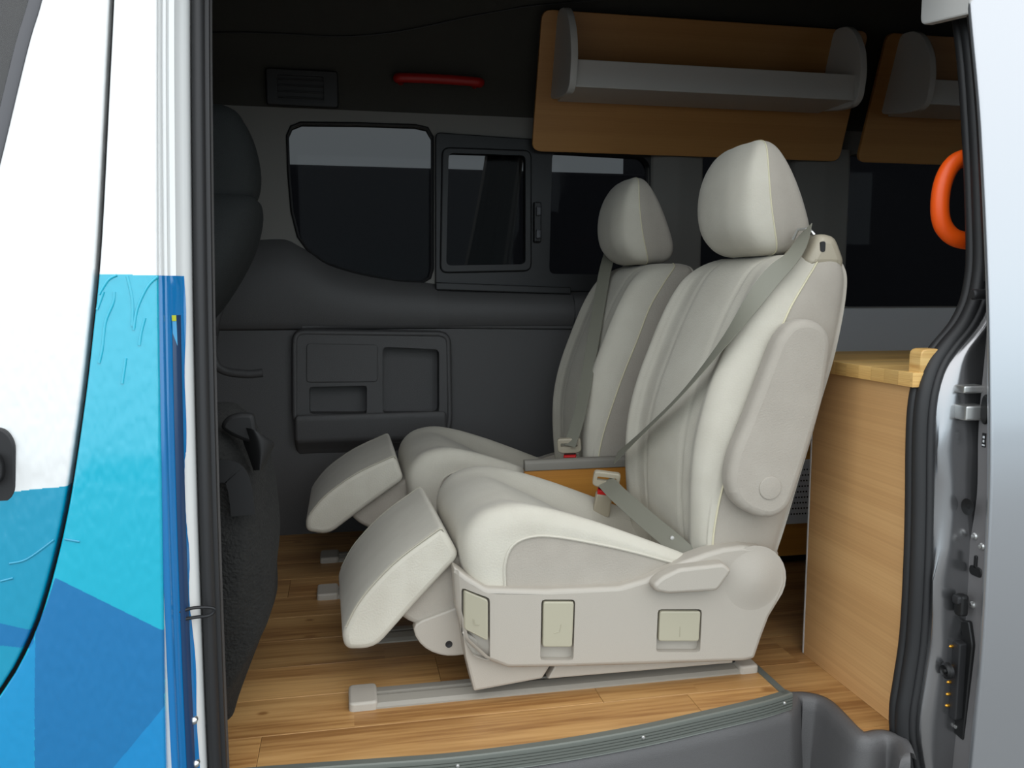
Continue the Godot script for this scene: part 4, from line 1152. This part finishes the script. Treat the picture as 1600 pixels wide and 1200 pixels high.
func furniture():
	wall_shelf(0.693, "wood backed shelf with white trough above the front chair's headrest")
	wall_shelf(2.035, "wood backed shelf partly hidden behind the rear door pillar")
	# near-side shelf end at the top of the doorway
	var e = thing("shelf_end", "white rounded shelf end hanging at the top right of the doorway", "shelf", Vector3(1.25, 1.4, 0))
	var ep = [Vector2(-0.1896, 1.4794), Vector2(-0.038, 1.4565)]
	part("end_panel", ext(rnd([ep[0] - Vector2(0, 1.4), ep[1] - Vector2(0, 1.4), ep[1] - Vector2(-0.02, 1.1), ep[0] - Vector2(0, 1.1)], [0.018, 0.01, 0.02, 0.02], 4), 0.0, 0.022, 0.004, 2, "x"), "white_board", e)
	part("shelf_base", box(Vector3(0.40, 0.13, -0.16), Vector3(0.76, 0.016, 0.10), 0.002), "white_board", e)
	# cabinet behind the front chair
	var c = thing("cabinet", "beech wood cabinet with a white edged end panel behind the near chair", "cabinet", Vector3(1.147, -0.035, 0))
	part("end_panel", box(Vector3(0.009, 0.37, -0.185), Vector3(0.018, 0.74, 0.39), 0.0015), "cabinet_wood", c)
	part("edge_band", box(Vector3(0.009, 0.37, -0.3835), Vector3(0.019, 0.738, 0.006), 0.001), "white_board", c)
	part("body", box(Vector3(0.55, 0.37, -0.19), Vector3(1.05, 0.735, 0.36), 0.002), "white_board", c)
	var w = thing("worktop", "pale laminated wooden worktop on the cabinet", "worktop", Vector3(1.147, 0.705, 0))
	var plan = PackedVector2Array([Vector2(-0.017, 0.008), Vector2(-0.017, -0.40), Vector2(0.14, -0.57), Vector2(1.1, -0.57), Vector2(1.1, 0.008)])
	var k := 0
	var z := 0.008
	while z > -0.57:
		for q in Geometry2D.intersect_polygons(plan, PackedVector2Array(rect(-0.1, z - 0.0455, 1.2, z))):
			part("stave", ext(Array(q), 0.0, 0.03, 0.0006, 1, "y"), "top_wood%d" % [0, 2, 1, 0, 1, 2][k % 6], w)
		z -= 0.046; k += 1
	part("end_stop", ext(rnd(rect(0.0, 0.028, 0.13, 0.078), [0.0, 0.0, 0.014, 0.014], 3), -0.03, 0.006, 0.003), "top_wood1", w)
	# wooden side panel between the chairs
	var s = thing("console_panel", "low orange wooden panel with a grey edge between the chairs", "panel", Vector3(0.8, 0, -0.87))
	part("board", box(Vector3(0.0, 0.19, 0), Vector3(0.58, 0.38, 0.018), 0.002), "console_wood", s)
	part("edge_strip", ext(rnd([Vector2(-0.014, 0.372), Vector2(0.014, 0.372), Vector2(0.014, 0.396), Vector2(0.006, 0.403), Vector2(-0.012, 0.403)], 0.003, 2), -0.29, 0.31, 0.001, 1, "x"), "strip_grey", s)
	# cabinet across the aisle with a perforated panel
	var h = thing("low_cabinet", "low wooden cabinet with a grey perforated panel behind the chairs", "cabinet", Vector3(1.75, -0.035, -1.05))
	part("body", box(Vector3(0, 0.235, -0.2), Vector3(0.9, 0.40, 0.45), 0.003), "console_wood", h)
	part("plinth", box(Vector3(0, 0.04, -0.2), Vector3(0.88, 0.07, 0.40), 0.003), "black", h)
	var holes := []
	for i in 24:
		for j in 9: holes.append(Vector2(-0.41 + i * 0.0105 + (0.005 if j % 2 else 0.0), 0.185 + j * 0.019))
	var pp = part("perforated_panel", box(Vector3(-0.1, 0.26, 0.032), Vector3(0.68, 0.22, 0.012), 0.003), "light_trim", h)
	var dots = null
	for q in holes:
		var d = ext(disc(q, 0.0032, 6), 0.036, 0.0388)
		dots = d if dots == null else add(dots, d)
	part("perforation", dots, "black", pp).set_meta("kind", "stuff")

# ------------------------------------------------------------------ seats, rails and belts
func rail(x0, x1, z, label):
	var t = thing("floor_rail", label, "rail", Vector3(x0, 0, z), "seat rails")
	var prof := [[-0.043, 0.0], [-0.043, 0.006], [-0.036, 0.011], [-0.010, 0.014], [-0.006, 0.013], [-0.006, 0.007], [0.004, 0.007], [0.004, 0.013], [0.008, 0.014], [0.034, 0.010], [0.043, 0.004], [0.043, 0.0]]
	var rings := []
	for x in [0.03, x1 - x0 - 0.03]:
		var r := []
		for p in prof: r.append(Vector3(x, p[1], p[0]))
		rings.append(r)
	part("channel", loft(rings), "aluminium", t, 20)
	for q in [[0.0, 0.062], [x1 - x0 - 0.05, x1 - x0]]:
		part("end_cap", ext(rnd(rect(q[0], -0.046, q[1], 0.046), 0.012, 3), 0.0, 0.019, 0.006, 3, "y", 0.0), "plastic", t)
	return t

func seats():
	var near = captain_chair(Vector3(0.6, 0, -0.45), 1.0, 0.08, 1.0, "cream captain's chair nearest the open door")
	var far = captain_chair(Vector3(0.53, 0, -1.13), -1.0, 0.0, -1.0, "cream captain's chair farther in, beside the far wall", -0.2, 0.028)
	rail(-0.011, 0.945, -0.281, "grey floor rail under the door side of the near chair")
	rail(-0.011, 0.945, -0.62, "grey floor rail under the inner side of the near chair")
	rail(-0.10, 0.875, -0.96, "grey floor rail under the inner side of the far chair")
	rail(-0.10, 0.875, -1.30, "grey floor rail under the wall side of the far chair")
	# near chair's belt, twisted edge-on where it crosses the backrest
	XF = func(p): return p - Vector3(0.6, 0, -0.45)
	var P = [Vector3(1.045, 1.042, -0.275)] + [Vector3(0.985, 0.9811, -0.2193)] + [Vector3(0.928, 0.9215, -0.2247)] + [Vector3(0.84, 0.7928, -0.2413)] + [Vector3(0.772, 0.6607, -0.3271)] + [Vector3(0.738, 0.5436, -0.4873)] + [Vector3(0.705, 0.4536, -0.6048)]
	var w := Vector3(-0.6, 0.6, -0.41); var e := Vector3(0.48, -0.12, -0.87)
	var D := [Vector3(0.3, 0.1, -0.95), w * 0.6 + e * 0.6, w * 0.9 + e * 0.2, w * 0.5 + e * 0.8, w * 0.22 + e, w * 0.22 + e, w * 0.4 + e]
	part("shoulder_strap", strap(spl(P, 6), spl(D, 6), 0.044, 0.0014), "belt", near, 60)
	var tip = [Vector3(0.6755, 0.3929, -0.6)][0]
	P = [tip] + [Vector3(0.6832, 0.3768, -0.52)] + [Vector3(0.7179, 0.3397, -0.4)] + [Vector3(0.7531, 0.3063, -0.3)] + [Vector3(0.7744, 0.2828, -0.262)]
	part("lap_strap", strap(spl(P, 5), Vector3(0.80, 0.50, 0.15), 0.046, 0.0014), "belt", near, 60)
	part("stop_stud", lathe([Vector2(0.005, -0.003), Vector2(0.005, 0.001), Vector2(0.003, 0.0025), Vector2(0.0005, 0.003)], [Vector3(0.751, 0.3128, -0.315)][0] + Vector3(0, 0.004, 0.002), "z", 12), "white_board", near)
	part("anchor_plate", box([Vector3(0.7648, 0.2835, -0.262)][0], Vector3(0.06, 0.022, 0.012), 0.003), "bright_metal", near)
	XF = null
	buckle(near, [Vector3(0.6771, 0.3916, -0.605)][0] + Vector3(0, -0.012, 0), Vector3(0.05, 0.96, 0.28), Vector3(0.9, 0.18, 0.3))
	# far chair's belt
	XF = func(p): return p - Vector3(0.53, 0, -1.13)
	P = [Vector3(0.9, 1.0319, -1.2802)] + [Vector3(0.85, 0.9533, -1.1846)] + [Vector3(0.785, 0.809, -1.0542)] + [Vector3(0.722, 0.637, -0.9421)] + [Vector3(0.69, 0.5236, -0.9117)] + [Vector3(0.655, 0.4359, -0.8913)]
	part("shoulder_strap", strap(spl(P, 6), Vector3(0.5, -0.1, 0.85), 0.046, 0.0014), "belt", far, 60)
	XF = null
	buckle(far, [Vector3(0.66, 0.4167, -0.9091)][0], Vector3(-0.12, 0.96, 0.15), Vector3(0.9, 0.2, 0.35))

# ------------------------------------------------------------------ the rest
func small_things():
	# orange grab handle on the rear door pillar
	var h = thing("assist_grip", "bright orange grab handle on the rear door pillar", "handle", Vector3(1.34, 1.10, -0.13))
	part("grip", tube(spl([Vector3(0.10, 0.092, -0.01), Vector3(0.01, 0.092, 0.0), Vector3(-0.035, 0.075, 0.0), Vector3(-0.058, 0.03, 0.0), Vector3(-0.060, -0.03, 0.0), Vector3(-0.042, -0.068, 0.0), Vector3(0.0, -0.088, 0.0), Vector3(0.10, -0.09, -0.01)], 6), 0.019, 14), "orange", h, 60)
	# driver's seat beyond the door pillar
	var d = thing("driver_seat", "dark grey cloth driver's seat seen past the front door pillar", "seat", Vector3(-0.45, 0, -1.10))
	var sec = func(data):
		var ctrl := []
		for q in data:      # y, front, back, half width
			var r := []
			for p in [[0.0, 1.0], [0.35, 1.04], [0.8, 0.96], [1.0, 0.6], [1.0, 0.0], [1.0, -0.6], [0.8, -0.96], [0.35, -1.04], [0.0, -1.0], [-0.08, -0.5], [-0.02, 0.0], [-0.08, 0.5]]:
				r.append(Vector3(lerp(q[1], q[2], p[0]), q[0], p[1] * q[3]))
			ctrl.append(r)
		return loft(rows(ctrl, 4, 4, true))
	part("headrest", sec.call([[1.15, 0.03, 0.16, 0.10], [1.17, 0.02, 0.195, 0.13], [1.24, 0.015, 0.208, 0.14], [1.33, 0.03, 0.195, 0.135], [1.40, 0.055, 0.165, 0.11], [1.425, 0.08, 0.13, 0.06]]), "dark_cloth", d, 60)
	part("backrest", sec.call([[0.42, -0.36, -0.17, 0.22], [0.6, -0.27, -0.08, 0.25], [0.75, -0.18, 0.0, 0.25], [0.87, -0.10, 0.095, 0.25], [1.0, -0.03, 0.172, 0.235], [1.1, 0.01, 0.205, 0.20], [1.16, 0.04, 0.205, 0.15], [1.175, 0.07, 0.18, 0.08]]), "dark_cloth", d, 60)
	part("seat_cushion", box(Vector3(-0.45, 0.38, 0), Vector3(0.52, 0.16, 0.5), 0.05, 3), "dark_cloth", d, 60)
	part("seat_base", box(Vector3(-0.45, 0.14, 0), Vector3(0.46, 0.32, 0.44), 0.02), "rubber", d)
	# black padded bag hung behind the front passenger seat
	var b = thing("bag", "black fabric bag with straps leaning behind the front door pillar", "bag", Vector3(-0.32, 0, -0.36))
	var ctrl := []
	for q in [[0.0, -0.05, 0.065, 0.16], [0.06, -0.06, 0.085, 0.18], [0.13, -0.06, 0.115, 0.19], [0.2, -0.06, 0.150, 0.195], [0.27, -0.06, 0.160, 0.20], [0.38, -0.06, 0.163, 0.20], [0.47, -0.06, 0.155, 0.195], [0.54, -0.05, 0.142, 0.185], [0.60, -0.04, 0.12, 0.165], [0.645, 0.0, 0.08, 0.12], [0.655, 0.02, 0.05, 0.06]]:
		var r := []
		for a in 14:
			var th = TAU * a / 14
			var cx = cos(th); var sz = sin(th)
			r.append(Vector3(lerp(q[1], q[2], 0.5 + 0.5 * sign(cx) * pow(abs(cx), 0.7)) + 0.006 * sin(a * 2.3 + q[0] * 19.0), q[0], sign(sz) * pow(abs(sz), 0.7) * q[3] + 0.006 * cos(a * 1.7 + q[0] * 23.0)))
		ctrl.append(r)
	part("body", loft(rows(ctrl, 5, 4, true)), "black_cloth", b, 60)
	XF = func(p): return p - Vector3(-0.32, 0, -0.36)
	part("strap", strap(spl([Vector3(-0.2583, 0.5537, -0.155), Vector3(-0.2359, 0.5553, -0.155), Vector3(-0.2173, 0.5482, -0.155), Vector3(-0.2086, 0.5238, -0.155), Vector3(-0.205, 0.4919, -0.155), Vector3(-0.2035, 0.4663, -0.155)], 5), Vector3(0.25, 0.95, 0.0), 0.045, 0.004), "black_strap", b, 60)
	part("flap", ext(rnd([Vector3(-0.2463, 0.6333, -0.2), Vector3(-0.236, 0.6534, -0.2), Vector3(-0.214, 0.6617, -0.2), Vector3(-0.1813, 0.6607, -0.2), Vector3(-0.1774, 0.6311, -0.2), Vector3(-0.176, 0.5975, -0.2), Vector3(-0.1978, 0.6035, -0.2), Vector3(-0.2252, 0.6173, -0.2)].map(func(p): return Vector2(p.x, p.y)), 0.01, 3), -0.215, -0.19, 0.008), "black_strap", b, 60)
	part("handle_loop", loft(rows([[Vector3(-0.2102, 0.6289, -0.22), Vector3(-0.2063, 0.6002, -0.22), Vector3(-0.1974, 0.5712, -0.22), Vector3(-0.1885, 0.5406, -0.22)], [Vector3(-0.1851, 0.6337, -0.17), Vector3(-0.1763, 0.6106, -0.17), Vector3(-0.1723, 0.5851, -0.17), Vector3(-0.1734, 0.5507, -0.17)], [Vector3(-0.1668, 0.6221, -0.175), Vector3(-0.1576, 0.6065, -0.175), Vector3(-0.1583, 0.5836, -0.175), Vector3(-0.1691, 0.5481, -0.175)], [Vector3(-0.15, 0.6044, -0.2), Vector3(-0.1441, 0.5964, -0.2), Vector3(-0.1507, 0.5811, -0.2), Vector3(-0.1667, 0.5453, -0.2)]], 5, 5), false), "black_strap", b, 60)
	XF = null
